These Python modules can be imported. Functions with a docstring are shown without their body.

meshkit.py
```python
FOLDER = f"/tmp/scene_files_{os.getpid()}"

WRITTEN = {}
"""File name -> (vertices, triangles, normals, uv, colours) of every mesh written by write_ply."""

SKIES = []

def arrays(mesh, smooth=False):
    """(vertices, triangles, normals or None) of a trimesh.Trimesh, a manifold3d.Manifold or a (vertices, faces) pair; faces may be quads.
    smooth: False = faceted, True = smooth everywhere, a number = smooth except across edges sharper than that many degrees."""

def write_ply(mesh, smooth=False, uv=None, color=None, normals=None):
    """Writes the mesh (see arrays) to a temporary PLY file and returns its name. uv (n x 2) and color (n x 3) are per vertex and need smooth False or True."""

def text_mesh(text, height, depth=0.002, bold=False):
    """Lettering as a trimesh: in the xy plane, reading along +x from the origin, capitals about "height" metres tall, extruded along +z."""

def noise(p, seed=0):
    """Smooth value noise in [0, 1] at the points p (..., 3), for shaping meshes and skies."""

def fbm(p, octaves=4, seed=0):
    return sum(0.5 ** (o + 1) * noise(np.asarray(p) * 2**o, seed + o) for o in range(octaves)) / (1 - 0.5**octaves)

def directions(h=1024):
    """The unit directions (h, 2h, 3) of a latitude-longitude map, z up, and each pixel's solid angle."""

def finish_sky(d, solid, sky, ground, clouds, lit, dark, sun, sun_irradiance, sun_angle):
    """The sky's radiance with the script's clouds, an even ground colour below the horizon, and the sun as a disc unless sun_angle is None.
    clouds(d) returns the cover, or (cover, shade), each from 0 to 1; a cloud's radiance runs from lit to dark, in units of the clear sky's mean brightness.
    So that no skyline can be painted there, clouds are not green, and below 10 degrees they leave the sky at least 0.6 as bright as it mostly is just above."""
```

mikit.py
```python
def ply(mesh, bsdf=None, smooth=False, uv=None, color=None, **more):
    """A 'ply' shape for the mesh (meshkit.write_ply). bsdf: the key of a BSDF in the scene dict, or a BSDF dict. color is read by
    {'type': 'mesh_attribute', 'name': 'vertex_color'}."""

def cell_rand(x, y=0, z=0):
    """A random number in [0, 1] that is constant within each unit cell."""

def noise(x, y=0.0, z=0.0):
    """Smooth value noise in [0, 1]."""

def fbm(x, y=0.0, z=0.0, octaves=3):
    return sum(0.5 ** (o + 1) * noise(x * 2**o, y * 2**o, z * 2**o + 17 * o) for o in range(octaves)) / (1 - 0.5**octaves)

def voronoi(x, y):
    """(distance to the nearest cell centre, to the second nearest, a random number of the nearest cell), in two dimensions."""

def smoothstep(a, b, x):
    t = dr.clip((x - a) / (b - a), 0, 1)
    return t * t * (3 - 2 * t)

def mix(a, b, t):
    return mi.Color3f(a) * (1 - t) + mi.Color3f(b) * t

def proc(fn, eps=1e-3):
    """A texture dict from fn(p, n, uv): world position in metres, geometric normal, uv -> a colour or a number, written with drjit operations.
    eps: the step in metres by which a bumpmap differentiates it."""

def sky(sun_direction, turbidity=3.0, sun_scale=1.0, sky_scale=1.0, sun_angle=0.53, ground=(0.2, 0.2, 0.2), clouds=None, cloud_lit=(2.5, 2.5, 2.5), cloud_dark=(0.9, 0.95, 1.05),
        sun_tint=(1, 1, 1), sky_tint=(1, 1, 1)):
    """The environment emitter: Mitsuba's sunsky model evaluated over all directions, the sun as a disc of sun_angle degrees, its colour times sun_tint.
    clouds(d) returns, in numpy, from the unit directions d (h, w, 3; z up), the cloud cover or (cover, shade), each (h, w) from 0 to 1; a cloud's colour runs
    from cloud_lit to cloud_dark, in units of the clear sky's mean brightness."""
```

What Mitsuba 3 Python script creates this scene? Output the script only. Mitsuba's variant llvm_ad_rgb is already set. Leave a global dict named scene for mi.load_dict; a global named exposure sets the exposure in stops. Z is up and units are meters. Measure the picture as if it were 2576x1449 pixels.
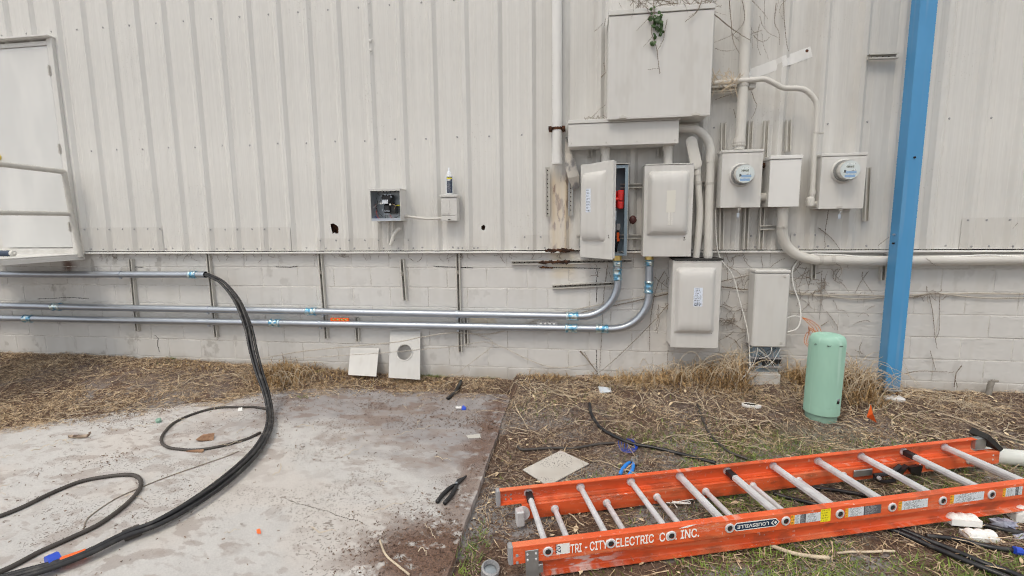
import math, numpy as np, trimesh, drjit as dr, mitsuba as mi, mikit, meshkit
from mikit import noise, fbm, smoothstep, mix, proc, voronoi, cell_rand
import manifold3d as m3d
from shapely.geometry import Polygon, Point, LineString
from shapely import contains_xy
PI = math.pi
V = lambda *a: np.array(a, float)

# ------------------------------------------------------------------ camera, sky, exposure
YAW, PITCH, ROLL, FD = -.1449, .1316, -.0106, 1219.75      # FD: focal length in units of a 2576-wide frame
CAM = V(0, -4.718, 1.69)
_f = V(math.sin(YAW)*math.cos(PITCH), math.cos(YAW)*math.cos(PITCH), -math.sin(PITCH))
_r = V(math.cos(YAW), -math.sin(YAW), 0); _u = np.cross(_r, _f)
RT = math.cos(ROLL)*_r + math.sin(ROLL)*_u
UP = -math.sin(ROLL)*_r + math.cos(ROLL)*_u
FW = _f
scene = {'type': 'scene'}
labels = {}
scene['camera'] = {'type': 'perspective', 'fov': 2*math.degrees(math.atan(1288/FD)), 'fov_axis': 'x', 'near_clip': .05, 'far_clip': 400.0,
    'to_world': mi.ScalarTransform4f().look_at(origin=CAM.tolist(), target=(CAM+FW).tolist(), up=UP.tolist())}
scene['sky'] = mikit.sky((-.26, -.62, .95), turbidity=3, sun_scale=.24, sun_angle=22, ground=(.2, .19, .17), sun_tint=(.93, .985, 1.07),
    clouds=lambda d: 1.0, cloud_lit=(2.5, 2.55, 2.62))
exposure = 2.24

# ------------------------------------------------------------------ helpers
def ray(x, y):
    return (x-1288)*RT + (724.5-y)*UP + FD*FW
def P(x, y, Y=0.0):                       # survey point on the plane y = Y (parallel to the wall)
    d = ray(x, y); return CAM + d*(Y-CAM[1])/d[1]
def G(x, y, z=0.0):                       # survey point at height z
    d = ray(x, y); return CAM + d*(z-CAM[2])/d[2]
def PX(x, y, X):
    d = ray(x, y); return CAM + d*(X-CAM[0])/d[0]
taken = {}
def key(name):
    if name not in taken: taken[name] = 0; return name
    taken[name] += 1; return f'{name}_{taken[name]:03d}'
def thing(name, label, cat, group=None, kind=None):
    k = key(name); labels[k] = {'label': label, 'category': cat}
    if group: labels[k]['group'] = group
    if kind: labels[k]['kind'] = kind
    return k
def add(name, mesh, mat, parent=None, smooth=False, label=None, kind=None, **kw):
    k = key((parent+'__' if parent else '')+name)
    scene[k] = mikit.ply(mesh, mat, smooth=smooth, **kw)
    if label or kind:
        labels[k] = {}
        if label: labels[k]['label'] = label
        if kind: labels[k]['kind'] = kind
    return k
def single(name, mesh, mat, label, cat, group=None, smooth=False, kind=None):
    k = thing(name, label, cat, group, kind); scene[k] = mikit.ply(mesh, mat, smooth=smooth); return k
cat_ = trimesh.util.concatenate
def box(x0, x1, y0, y1, z0, z1, b=.003):
    lo, hi = np.minimum([x0,y0,z0],[x1,y1,z1]), np.maximum([x0,y0,z0],[x1,y1,z1])
    b = min(b, .45*(hi-lo).min())
    if b <= 1e-5: return trimesh.creation.box(bounds=[lo, hi])
    pts = []
    for c in np.ndindex(2,2,2):
        p = np.where(c, hi, lo); s = np.where(c, -1, 1)
        for k in range(3):
            q = p + s*b; q[k] = p[k]; pts.append(q)
    return trimesh.Trimesh(*hull(pts))
def hull(pts):
    h = trimesh.convex.convex_hull(np.array(pts)); return h.vertices, h.faces
def hullm(pts): return trimesh.Trimesh(*hull(pts))
def spline(pts, n=8):
    p = np.asarray(pts, float)
    if len(p) < 3: return p
    q = np.vstack([2*p[0]-p[1], p, 2*p[-1]-p[-2]]); out = []
    t = np.linspace(0, 1, n, endpoint=False)[:, None]
    for i in range(1, len(q)-2):
        a, b, c, d = q[i-1], q[i], q[i+1], q[i+2]
        out.append(.5*(2*b+(c-a)*t+(2*a-5*b+4*c-d)*t*t+(3*b-a-3*c+d)*t**3))
    return np.vstack(out+[p[-1:]])
def tube(pts, r, n=10, sm=8, cap=True):
    p = spline(pts, sm) if sm else np.asarray(pts, float)
    m = len(p); rr = np.interp(np.linspace(0,1,m), np.linspace(0,1,np.size(r)), np.atleast_1d(r)) if np.size(r) > 1 else np.full(m, float(np.ravel(r)[0]))
    t = np.gradient(p, axis=0); t /= np.linalg.norm(t, axis=1, keepdims=True)+1e-12
    a = np.cross(t[0], [0,0,1.] if abs(t[0][2]) < .9 else [1.,0,0]); a /= np.linalg.norm(a)
    A = []
    for i in range(m):
        a = a - t[i]*(a@t[i]); a = a/(np.linalg.norm(a)+1e-12); A.append(a)
    A = np.array(A); B = np.cross(t, A); th = np.arange(n)*2*PI/n
    v = (p[:,None]+rr[:,None,None]*(np.cos(th)[None,:,None]*A[:,None]+np.sin(th)[None,:,None]*B[:,None])).reshape(-1,3)
    i, j = np.meshgrid(np.arange(m-1), np.arange(n), indexing='ij'); j2 = (j+1) % n
    f = np.concatenate([np.stack([i*n+j, i*n+j2, (i+1)*n+j2], -1).reshape(-1,3), np.stack([i*n+j, (i+1)*n+j2, (i+1)*n+j], -1).reshape(-1,3)])
    if cap:
        v = np.vstack([v, p[:1], p[-1:]]); c0, c1 = m*n, m*n+1; k = np.arange(n)
        f = np.vstack([f, np.stack([np.full(n,c0), (k+1)%n, k], -1), np.stack([np.full(n,c1), (m-1)*n+k, (m-1)*n+(k+1)%n], -1)])
    return trimesh.Trimesh(v, f, process=False)
def lathe(prof, o=(0,0,0), axis=(0,0,1), n=28):
    m = trimesh.creation.revolve(np.array(prof, float), sections=n)
    m.apply_transform(trimesh.geometry.align_vectors([0,0,1], np.array(axis, float))); m.apply_translation(o); return m
def disc(c, r, h, axis=(0,-1,0), n=24, b=.15):
    e = min(b*h, .3*r); return lathe([(0,0),(r,0),(r,h-e),(r-e,h),(0,h)], c, axis, n)
def frame(o, ex, ey, ez):
    M = np.eye(4); M[:3,0], M[:3,1], M[:3,2], M[:3,3] = ex, ey, ez, o; return M
def prism(poly, L, o, ex, ey, ez):        # 2-D polygon in (ex, ey), extruded L along ez
    m = trimesh.creation.extrude_polygon(poly if hasattr(poly,'exterior') else Polygon(poly), L, engine='earcut')
    m.apply_transform(frame(o, ex, ey, ez))
    if np.linalg.det(np.stack([ex,ey,ez])) < 0: m.invert()
    return m
def text(s, h, o, ex, ey, depth=.0006, bold=False, w=None):
    m = meshkit.text_mesh(s, h, depth, bold)
    if w: m.apply_scale([w/m.bounds[1][0], 1, 1])
    ex, ey = np.array(ex, float), np.array(ey, float)
    m.apply_transform(frame(o, ex, ey, np.cross(ex, ey))); return m
def man(m): return m3d.Manifold(m3d.Mesh(vert_properties=np.asarray(m.vertices, np.float32), tri_verts=np.asarray(m.faces, np.uint32)))
def unman(m):
    g = m.to_mesh(); return trimesh.Trimesh(g.vert_properties[:,:3], g.tri_verts, process=False)
def cut(a, *bs):
    r = man(a)
    for b in bs: r = r - man(b)
    return unman(r)
rng = np.random.default_rng(7)

# ------------------------------------------------------------------ materials
def rgb(*c): return {'type': 'rgb', 'value': list(c)}
def prin(name, color, rough=.5, metal=0.0, spec=.5, bump=None, bs=1.0, eps=1e-3, **kw):
    b = {'type': 'principled', 'base_color': color if isinstance(color, dict) else rgb(*color), 'roughness': rough, 'metallic': metal, 'specular': spec, **kw}
    if bump: b = {'type': 'bumpmap', 'arbitrary': proc(bump, eps), 'scale': bs, 'bsdf': b}
    scene[name] = {'type': 'twosided', 'bsdf': b} if 'spec_trans' not in kw else b
    return name
def sgrime(x, z, s=1.0): return smoothstep(.45, .75, fbm(x*3.1*s, z*.9*s, 3.3, 4))
XR = float(P(1408, 530, -.05)[0])
def c_siding(p, n, uv):
    st = noise(p.x*38, p.z*.35); s2 = noise(p.x*140, p.z*.9, 7.)
    c = mix((.545,.54,.518), (.60,.596,.575), .4*st+.6*s2)
    g = smoothstep(-.7, .5, p.x)*(1-smoothstep(2.3, 3.0, p.x))
    c = mix(c, (.37,.35,.318), g*(.12+.32*smoothstep(.3, .8, fbm(p.x*9, p.z*1.1, 1., 4))))
    low = (1-smoothstep(1.42, 1.75, p.z))*noise(p.x*22, p.z*1.5, 4.)
    c = mix(c, (.42,.395,.35), .45*low)
    spk = smoothstep(.88, .93, noise(p.x*120, p.z*100, 9.))*smoothstep(.6,.9,noise(p.x*3, p.z*3, 2.))
    c = mix(c, (.36,.34,.31), .4*spk)
    bd = noise(p.z*2.1, 5., 1.); c = c*(.965+.07*bd)
    rx = dr.abs(p.x-XR)
    rust = (1-smoothstep(.07, .15, rx+.03*noise(p.z*6, p.x*20)))*(1-smoothstep(2.05, 2.25, p.z))
    c = mix(c, mix((.58,.47,.32), (.19,.09,.045), smoothstep(.50, .68, fbm(p.x*34, p.z*9, 5., 4))), rust*(.30+.60*noise(p.x*55, p.z*1.2, 8.))*(.75+.25*smoothstep(1.65, 1.8, p.z)))
    edge = smoothstep(.06, .085, p.x-XR)*(1-smoothstep(.10, .13, p.x-XR))*(1-smoothstep(2.0, 2.1, p.z))*smoothstep(1.75, 1.9, p.z)
    c = mix(c, (.16,.085,.045), .85*edge*smoothstep(.3, .5, fbm(p.x*40, p.z*8, 2., 3)))
    return c
prin('m_siding', proc(c_siding), .42, spec=.45, bump=lambda p,n,uv: .0012*fbm(p.x*5, p.z*2.2, 1., 3)+.00022*noise(p.x*70, p.z*30), eps=2e-3)
def c_block(p, n, uv):
    a = fbm(p.x*1.7, p.z*1.7, p.y, 4); b = fbm(p.x*26, p.z*26, 3., 3)
    c = mix((.515,.508,.492), (.58,.574,.558), .6*a+.4*b)
    mil = smoothstep(.60, .74, fbm(p.x*13, p.z*9, 6., 4))*smoothstep(.45, .7, noise(p.x*2.2, p.z*3, 4.))
    lft = 1-smoothstep(-5.2, -2.4, p.x)
    c = mix(c, (.20,.185,.16), mil*(.16+.40*lft))
    c = mix(c, (.43,.42,.385), .4*lft*noise(p.x*6, p.z*2, 2.))
    drip = smoothstep(.6, .85, noise(p.x*17, p.z*.8, 5.))
    c = mix(c, (.46,.445,.41), .25*drip)
    rt = smoothstep(.1, .9, p.x)*(1-smoothstep(2.2, 3., p.x))
    c = mix(c, (.40,.38,.345), rt*.42*fbm(p.x*4, p.z*2.5, 9., 4))
    soil = (1-smoothstep(.16, .34, p.z+.10*noise(p.x*7, 1.)))
    c = mix(c, (.33,.29,.24), .6*soil)
    r1 = (1-smoothstep(.06, .16, dr.abs(p.x-XR-.03)))*smoothstep(1.13, 1.19, p.z)
    c = mix(c, (.58,.48,.30), .6*r1*(.3+.7*noise(p.x*14, p.z*11)))
    r2 = (1-smoothstep(.10, .17, dr.abs(p.x-YL[0])))*(1-smoothstep(.03, .055, dr.abs(p.z-YL[2])))
    c = mix(c, (.55,.46,.30), .75*r2*(.4+.6*noise(p.x*20, p.z*20)))
    r3 = (1-smoothstep(.03, .16, dr.sqrt(dr.square(p.x-RL[0])+dr.square((p.z-RL[2])*1.2))+.06*noise(p.x*18, p.z*14)))
    c = mix(c, (.11,.05,.03), .9*r3)
    return c
YL = P(1215, 808, 0).tolist(); RL = P(172, 668, 0).tolist()
prin('m_block', proc(c_block), .62, spec=.35, bump=lambda p,n,uv: .0036*fbm(p.x*60, p.z*60, p.y*60, 3)+.002*smoothstep(.72,.8,noise(p.x*28,p.z*28)), eps=2e-3)
prin('m_mortar', proc(lambda p,n,uv: mix((.40,.385,.355), (.56,.55,.52), smoothstep(.25,.6,fbm(p.x*7, p.z*9, 2., 3)))), .7, spec=.3)
def c_equip(p, n, uv):
    st = noise(p.x*55, p.z*1.3, 2.); bl = fbm(p.x*5, p.z*4, p.y*5, 4)
    c = mix((.51,.505,.485), (.56,.556,.54), .4*st+.6*bl)
    dirt = smoothstep(.55, .8, fbm(p.x*11, p.z*3.4, p.y*11+4, 4))
    c = mix(c, (.40,.38,.345), .25*dirt)
    return c
prin('m_equip', proc(c_equip), .40, spec=.45, bump=lambda p,n,uv: .0006*fbm(p.x*9, p.z*9, p.y*9, 3), eps=3e-3)
prin('m_equip_pale', proc(lambda p,n,uv: mix((.60,.60,.585), (.67,.67,.66), fbm(p.x*7, p.z*4, 1., 3))), .42, spec=.45)
prin('m_pvc', proc(lambda p,n,uv: mix((.50,.487,.45), (.575,.562,.53), fbm(p.x*8, p.z*3, p.y*8, 4))), .38, spec=.5)
prin('m_pvc_white', proc(lambda p,n,uv: mix((.50,.52,.49), (.66,.68,.65), fbm(p.x*9, p.y*9, p.z*20, 4))), .35, spec=.5)
prin('m_galv', proc(lambda p,n,uv: mix((.37,.41,.46), (.50,.54,.60), fbm(p.x*14, p.z*30, p.y*30, 3))), .40, metal=.85)
prin('m_galv_dull', proc(lambda p,n,uv: mix((.30,.31,.31), (.52,.53,.53), fbm(p.x*24, p.z*24, p.y*24, 4))), .42, metal=.8)
prin('m_zinc_blue', proc(lambda p,n,uv: mix((.16,.40,.60), (.70,.78,.76), smoothstep(.35,.7,fbm(p.x*35, p.z*35, p.y*35, 3)))), .28, metal=.85)
prin('m_alum', proc(lambda p,n,uv: mix((.47,.47,.48), (.74,.75,.77), fbm(p.x*18, p.z*18, p.y*18, 4))), .42, metal=.25)
prin('m_strut', proc(lambda p,n,uv: mix((.40,.39,.36), (.50,.485,.45), fbm(p.x*15, p.z*15, p.y*15, 3))), .45, spec=.4)
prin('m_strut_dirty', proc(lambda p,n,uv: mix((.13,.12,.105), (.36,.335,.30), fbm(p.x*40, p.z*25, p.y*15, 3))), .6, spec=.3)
prin('m_rust', proc(lambda p,n,uv: mix((.028,.016,.012), (.13,.055,.028), smoothstep(.35,.8,fbm(p.x*45, p.z*45, p.y*45, 4)))), .85, spec=.2, bump=lambda p,n,uv: .004*fbm(p.x*70, p.z*70, p.y*70, 3))
prin('m_blue', proc(lambda p,n,uv: mix(mix(mix((.048,.225,.45), (.070,.275,.53), fbm(p.x*6, p.z*3, p.y*6, 4)), (.15,.30,.46), .6*smoothstep(.55,.8,noise(p.x*34,p.z*1.1,p.y*34))*noise(p.z*3,p.x)), (.25,.22,.18), (1-smoothstep(.22,.55,p.z+.2*noise(p.x*20,p.z*9)))*.55)), .40, spec=.5, bump=lambda p,n,uv: .0005*noise(p.x*160, p.z*160, p.y*160))
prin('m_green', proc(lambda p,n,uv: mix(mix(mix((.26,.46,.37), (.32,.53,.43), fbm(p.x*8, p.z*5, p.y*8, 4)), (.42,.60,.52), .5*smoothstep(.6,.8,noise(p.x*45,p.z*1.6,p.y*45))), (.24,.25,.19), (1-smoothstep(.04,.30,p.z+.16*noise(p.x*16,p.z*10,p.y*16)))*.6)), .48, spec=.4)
prin('m_green_dark', (.22,.36,.29), .5)
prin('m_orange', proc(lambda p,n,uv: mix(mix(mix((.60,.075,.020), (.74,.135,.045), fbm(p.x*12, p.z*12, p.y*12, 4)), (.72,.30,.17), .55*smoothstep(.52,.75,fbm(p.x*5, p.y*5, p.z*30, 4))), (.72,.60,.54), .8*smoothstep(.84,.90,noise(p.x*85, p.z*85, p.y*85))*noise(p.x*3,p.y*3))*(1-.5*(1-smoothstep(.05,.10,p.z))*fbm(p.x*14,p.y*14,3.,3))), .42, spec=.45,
     bump=lambda p,n,uv: .0006*noise(p.x*300, p.z*300, p.y*300))
_lo, _lu, _lw, _lv = (-.147,-2.641,.177), (.9571,.2888,.018), (-.0172,-.0052,.9998), (-.2888,.9574,0.)
def c_rail(p, n, uv):
    d = (p.x-_lo[0], p.y-_lo[1], p.z-_lo[2]); u, w, v = (sum(a*b for a, b in zip(d, k)) for k in (_lu, _lw, _lv))
    c = mix((.60,.078,.020), (.73,.135,.045), fbm(p.x*12, p.z*12, p.y*12, 4))
    c = mix(c, (.70,.26,.13), .45*smoothstep(.50,.75,fbm(u*3.5, w*55, 3., 4)))
    c = mix(c, (.25,.07,.035), .55*smoothstep(.55,.8,fbm(u*8, w*24, 9., 4)))
    c = mix(c, (.68,.50,.42), .45*smoothstep(.68,.78,noise(u*40, w*520, 5.))*smoothstep(.62,.82,noise(u*2.3, w*30, 1.)))
    sm = smoothstep(.46,.60,fbm(u*16, w*70, 2., 3))*smoothstep(-.06,.02,u)*(1-smoothstep(.25,.42,u))*(1-smoothstep(-.050,-.046,w))*(1-smoothstep(.08,.12,v))
    c = mix(c, (.66,.58,.55), .75*sm)
    c = mix(c, (.72,.62,.56), .8*smoothstep(.85,.91,noise(p.x*85, p.z*85, p.y*85))*noise(p.x*3,p.y*3))
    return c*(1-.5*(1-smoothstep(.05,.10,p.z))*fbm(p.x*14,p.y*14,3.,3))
prin('m_rail', proc(c_rail), .45, spec=.4, bump=lambda p,n,uv: .0006*noise(p.x*300, p.z*300, p.y*300))
prin('m_deadgrass', proc(lambda p,n,uv: mix((.17,.095,.04), (.60,.43,.23), smoothstep(.2,.8,noise(p.x*61, p.y*61, p.z*7)))), .8, spec=.2)
prin('m_orange_plain', (.85,.13,.02), .5)
prin('m_white', (.74,.74,.72), .5)
prin('m_stencil', proc(lambda p,n,uv: mix((.84,.81,.78), (.74,.40,.3), .7*smoothstep(.6,.8,fbm(p.x*60,p.y*60,p.z*60,3)))), .6)
prin('m_black', (.016,.016,.018), .42)
prin('m_black_matt', (.022,.021,.02), .7)
prin('m_cable', proc(lambda p,n,uv: mix((.012,.012,.014), (.05,.047,.045), smoothstep(.45,.8,fbm(p.x*20, p.y*20, p.z*20, 3)))), .38, spec=.5)
prin('m_cable_brown', proc(lambda p,n,uv: mix((.032,.027,.024), (.07,.06,.054), fbm(p.x*25, p.y*25, p.z*25, 3))), .55)
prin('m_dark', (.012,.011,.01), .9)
prin('m_grey', (.28,.28,.29), .5)
prin('m_interior', proc(lambda p,n,uv: mix((.14,.20,.25), (.27,.34,.40), fbm(p.x*6, p.z*6, p.y*6, 3))), .45, spec=.4)
prin('m_zincbox', proc(lambda p,n,uv: mix((.20,.24,.27), (.50,.53,.55), fbm(p.x*22, p.z*22, p.y*22, 4))), .35, metal=.6)
prin('m_red', (.62,.025,.025), .35)
prin('m_blue_tape', (.015,.06,.46), .4)
prin('m_blue_plastic', (.02,.22,.70), .35)
prin('m_yellow', (.80,.70,.03), .45)
prin('m_amber', (.78,.36,.03), .45)
prin('m_brass', (.75,.58,.22), .25, metal=.9)
prin('m_navy', (.02,.035,.07), .4)
prin('m_straw', proc(lambda p,n,uv: mix((.21,.135,.08), (.66,.52,.35), smoothstep(.2,.8,noise(p.x*61, p.y*61, p.z*9)))), .8, spec=.2)
prin('m_straw_grey', proc(lambda p,n,uv: mix((.10,.07,.055), (.40,.315,.245), smoothstep(.2,.8,noise(p.x*57, p.y*57, p.z*9)))), .85, spec=.2)
prin('m_chip', proc(lambda p,n,uv: mix((.042,.027,.021), (.24,.155,.11), noise(p.x*37, p.y*37, p.z*9))), .9, spec=.15)
prin('m_twig', proc(lambda p,n,uv: mix((.34,.28,.21), (.66,.56,.42), noise(p.x*17, p.y*17, p.z*17))), .8, spec=.2)
prin('m_vine', proc(lambda p,n,uv: mix((.13,.105,.085), (.30,.26,.22), noise(p.x*21, p.y*21, p.z*21))), .85, spec=.2)
prin('m_vine_pale', proc(lambda p,n,uv: mix((.36,.33,.28), (.55,.51,.45), noise(p.x*21, p.y*21, p.z*21))), .8, spec=.2)
def leaf(name, c, t):
    scene[name] = {'type': 'twosided', 'bsdf': {'type': 'principled', 'base_color': proc(c), 'roughness': .5, 'specular': .4}}
leaf('m_grass', lambda p,n,uv: mix((.06,.13,.02), (.27,.36,.06), noise(p.x*19, p.y*19, p.z*9)), .3)
leaf('m_ivy', lambda p,n,uv: mix((.02,.05,.015), (.06,.11,.03), noise(p.x*19, p.y*19, p.z*19)), .3)
leaf('m_deadleaf', lambda p,n,uv: mix((.40,.28,.16), (.78,.66,.47), noise(p.x*23, p.y*23, 1.)), .3)
scene['m_glass'] = {'type': 'thindielectric', 'int_ior': 1.45}
scene['m_clear'] = {'type': 'principled', 'base_color': rgb(.9,.92,.93), 'roughness': .12, 'spec_trans': .85, 'specular': .5}
# ------------------------------------------------------------------ ground and slab
SZ = .07                                                         # slab top
_sb = np.array([(-9,-1.9),(-4.9,-1.75),(-4.45,-1.36),(-3.96,-1.11),(-3.36,-.75),(-3.08,-.46),(-2.4,-.32),(-1.87,-.22),(-1.2,-.28),(-.66,-.20)])
SE0, SE1 = G(1286,993,SZ).tolist(), G(1124,1449,SZ).tolist()
def slab_edge(y): return SE0[0]+(y-SE0[1])*(SE1[0]-SE0[0])/(SE1[1]-SE0[1])
_wz = np.array([(-30,.22),(-6.9,.225),(-4.7,.205),(-2.4,.145),(-1.4,.14),(-.7,.155),(.4,.17),(.9,.2),(1.6,.2),(2.2,.19),(3,.155),(3.9,.15),(30,.15)])
_bumps = [(1.05,-.18,.05,.35,.2),(1.75,-.12,.06,.3,.18),(2.45,-.15,.09,.22,.14),(-3.2,-.16,.05,.3,.14),(.2,-.2,.02,.5,.2)]
def hgt(x, y):
    x, y = np.asarray(x, float), np.asarray(y, float); p = np.stack([x, y, 0*x], -1)
    wz = np.interp(x, _wz[:,0], _wz[:,1]); t = np.clip((y+1.5)/1.45, 0, 1); t = t*t*(3-2*t)
    h = .035 + (wz-.035)*t + .035*(meshkit.fbm(p*1.6, 4, 3)-.5) + .018*(meshkit.fbm(p*9, 3, 5)-.5)
    for bx, by, bh, sx, sy in _bumps: h = h + bh*np.exp(-((x-bx)/sx)**2-((y-by)/sy)**2)
    h = h - .03*np.exp(-((x+.40)/.30)**2)*np.clip((-y-1.3)/1.0, 0, 1)
    yb = np.interp(x, _sb[:,0], _sb[:,1]) + .16*(meshkit.fbm(p*3.5, 4, 8)-.5)
    s = y-yb
    sm_ = np.clip((y-yb)/.42, 0, 1); sm_ = sm_*sm_*(3-2*sm_); ramp = np.maximum(wz*t+.035*(1-t), SZ+.012)+.03*(meshkit.fbm(p*6, 3, 2)-.5)
    left = SZ+.0015+(ramp-SZ)*sm_+.006*np.clip((y-yb)/.06, 0, 1)
    left = np.where(s > 0, left, SZ-.06)
    se = slab_edge(y)
    h = np.where(x < se-.004, left, np.where((y < SE0[1]+.02) & (x < se+.06), np.minimum(h, SZ-.012), h))
    return h
def graded(a, b, fine, outer, n_out):
    m = np.arange(a, b+1e-9, fine); g = np.geomspace(fine*1.5, outer, n_out)
    return np.r_[(a-np.cumsum(g))[::-1], m, b+np.cumsum(g)]
gx = graded(-7.4, 4.6, .03, 14, 34); gy = graded(-3.3, .06, .024, 14, 34)
X, Y = np.meshgrid(gx, gy, indexing='ij'); Z = hgt(X, Y)
nx, ny = X.shape; ii, jj = np.meshgrid(np.arange(nx-1), np.arange(ny-1), indexing='ij'); a = ii*ny+jj
gf = np.concatenate([np.stack([a, a+ny, a+ny+1], -1).reshape(-1,3), np.stack([a, a+ny+1, a+1], -1).reshape(-1,3)])
def c_soil(p, n, uv):
    f1 = fbm(p.x*2.3, p.y*2.3, 1., 4); f2 = fbm(p.x*26, p.y*34, 2., 4); f3 = noise(p.x*150, p.y*170, 3.)
    sand = mix((.17,.158,.155), (.31,.295,.29), .6*f2+.4*f3)
    mul = mix((.042,.027,.021), (.19,.125,.092), .55*f2+.45*f3)
    m = smoothstep(.36, .56, f1+.30*(f2-.5))
    m = dr.maximum(m, smoothstep(-1.0, -.5, p.y)*.8)
    c = mix(sand, mul, m)
    g = smoothstep(.50, .66, fbm(p.x*2.1+9, p.y*2.1, 4., 4))*smoothstep(-.2, 1.0, p.x)*(1-smoothstep(-1.1, -.5, p.y))
    return mix(c, mix((.05,.075,.018), (.16,.17,.06), f3), .45*g)
prin('m_soil', proc(c_soil), .95, spec=.15, bump=lambda p,n,uv: .010*fbm(p.x*45, p.y*45, 2., 3), eps=3e-3)
scene['ground'] = mikit.ply(trimesh.Trimesh(np.stack([X,Y,Z],-1).reshape(-1,3), gf, process=False), 'm_soil', smooth=True)
labels['ground'] = {'label': 'bare grey sand and brown mulch strewn with straw and grass', 'category': 'ground', 'kind': 'structure'}

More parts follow.
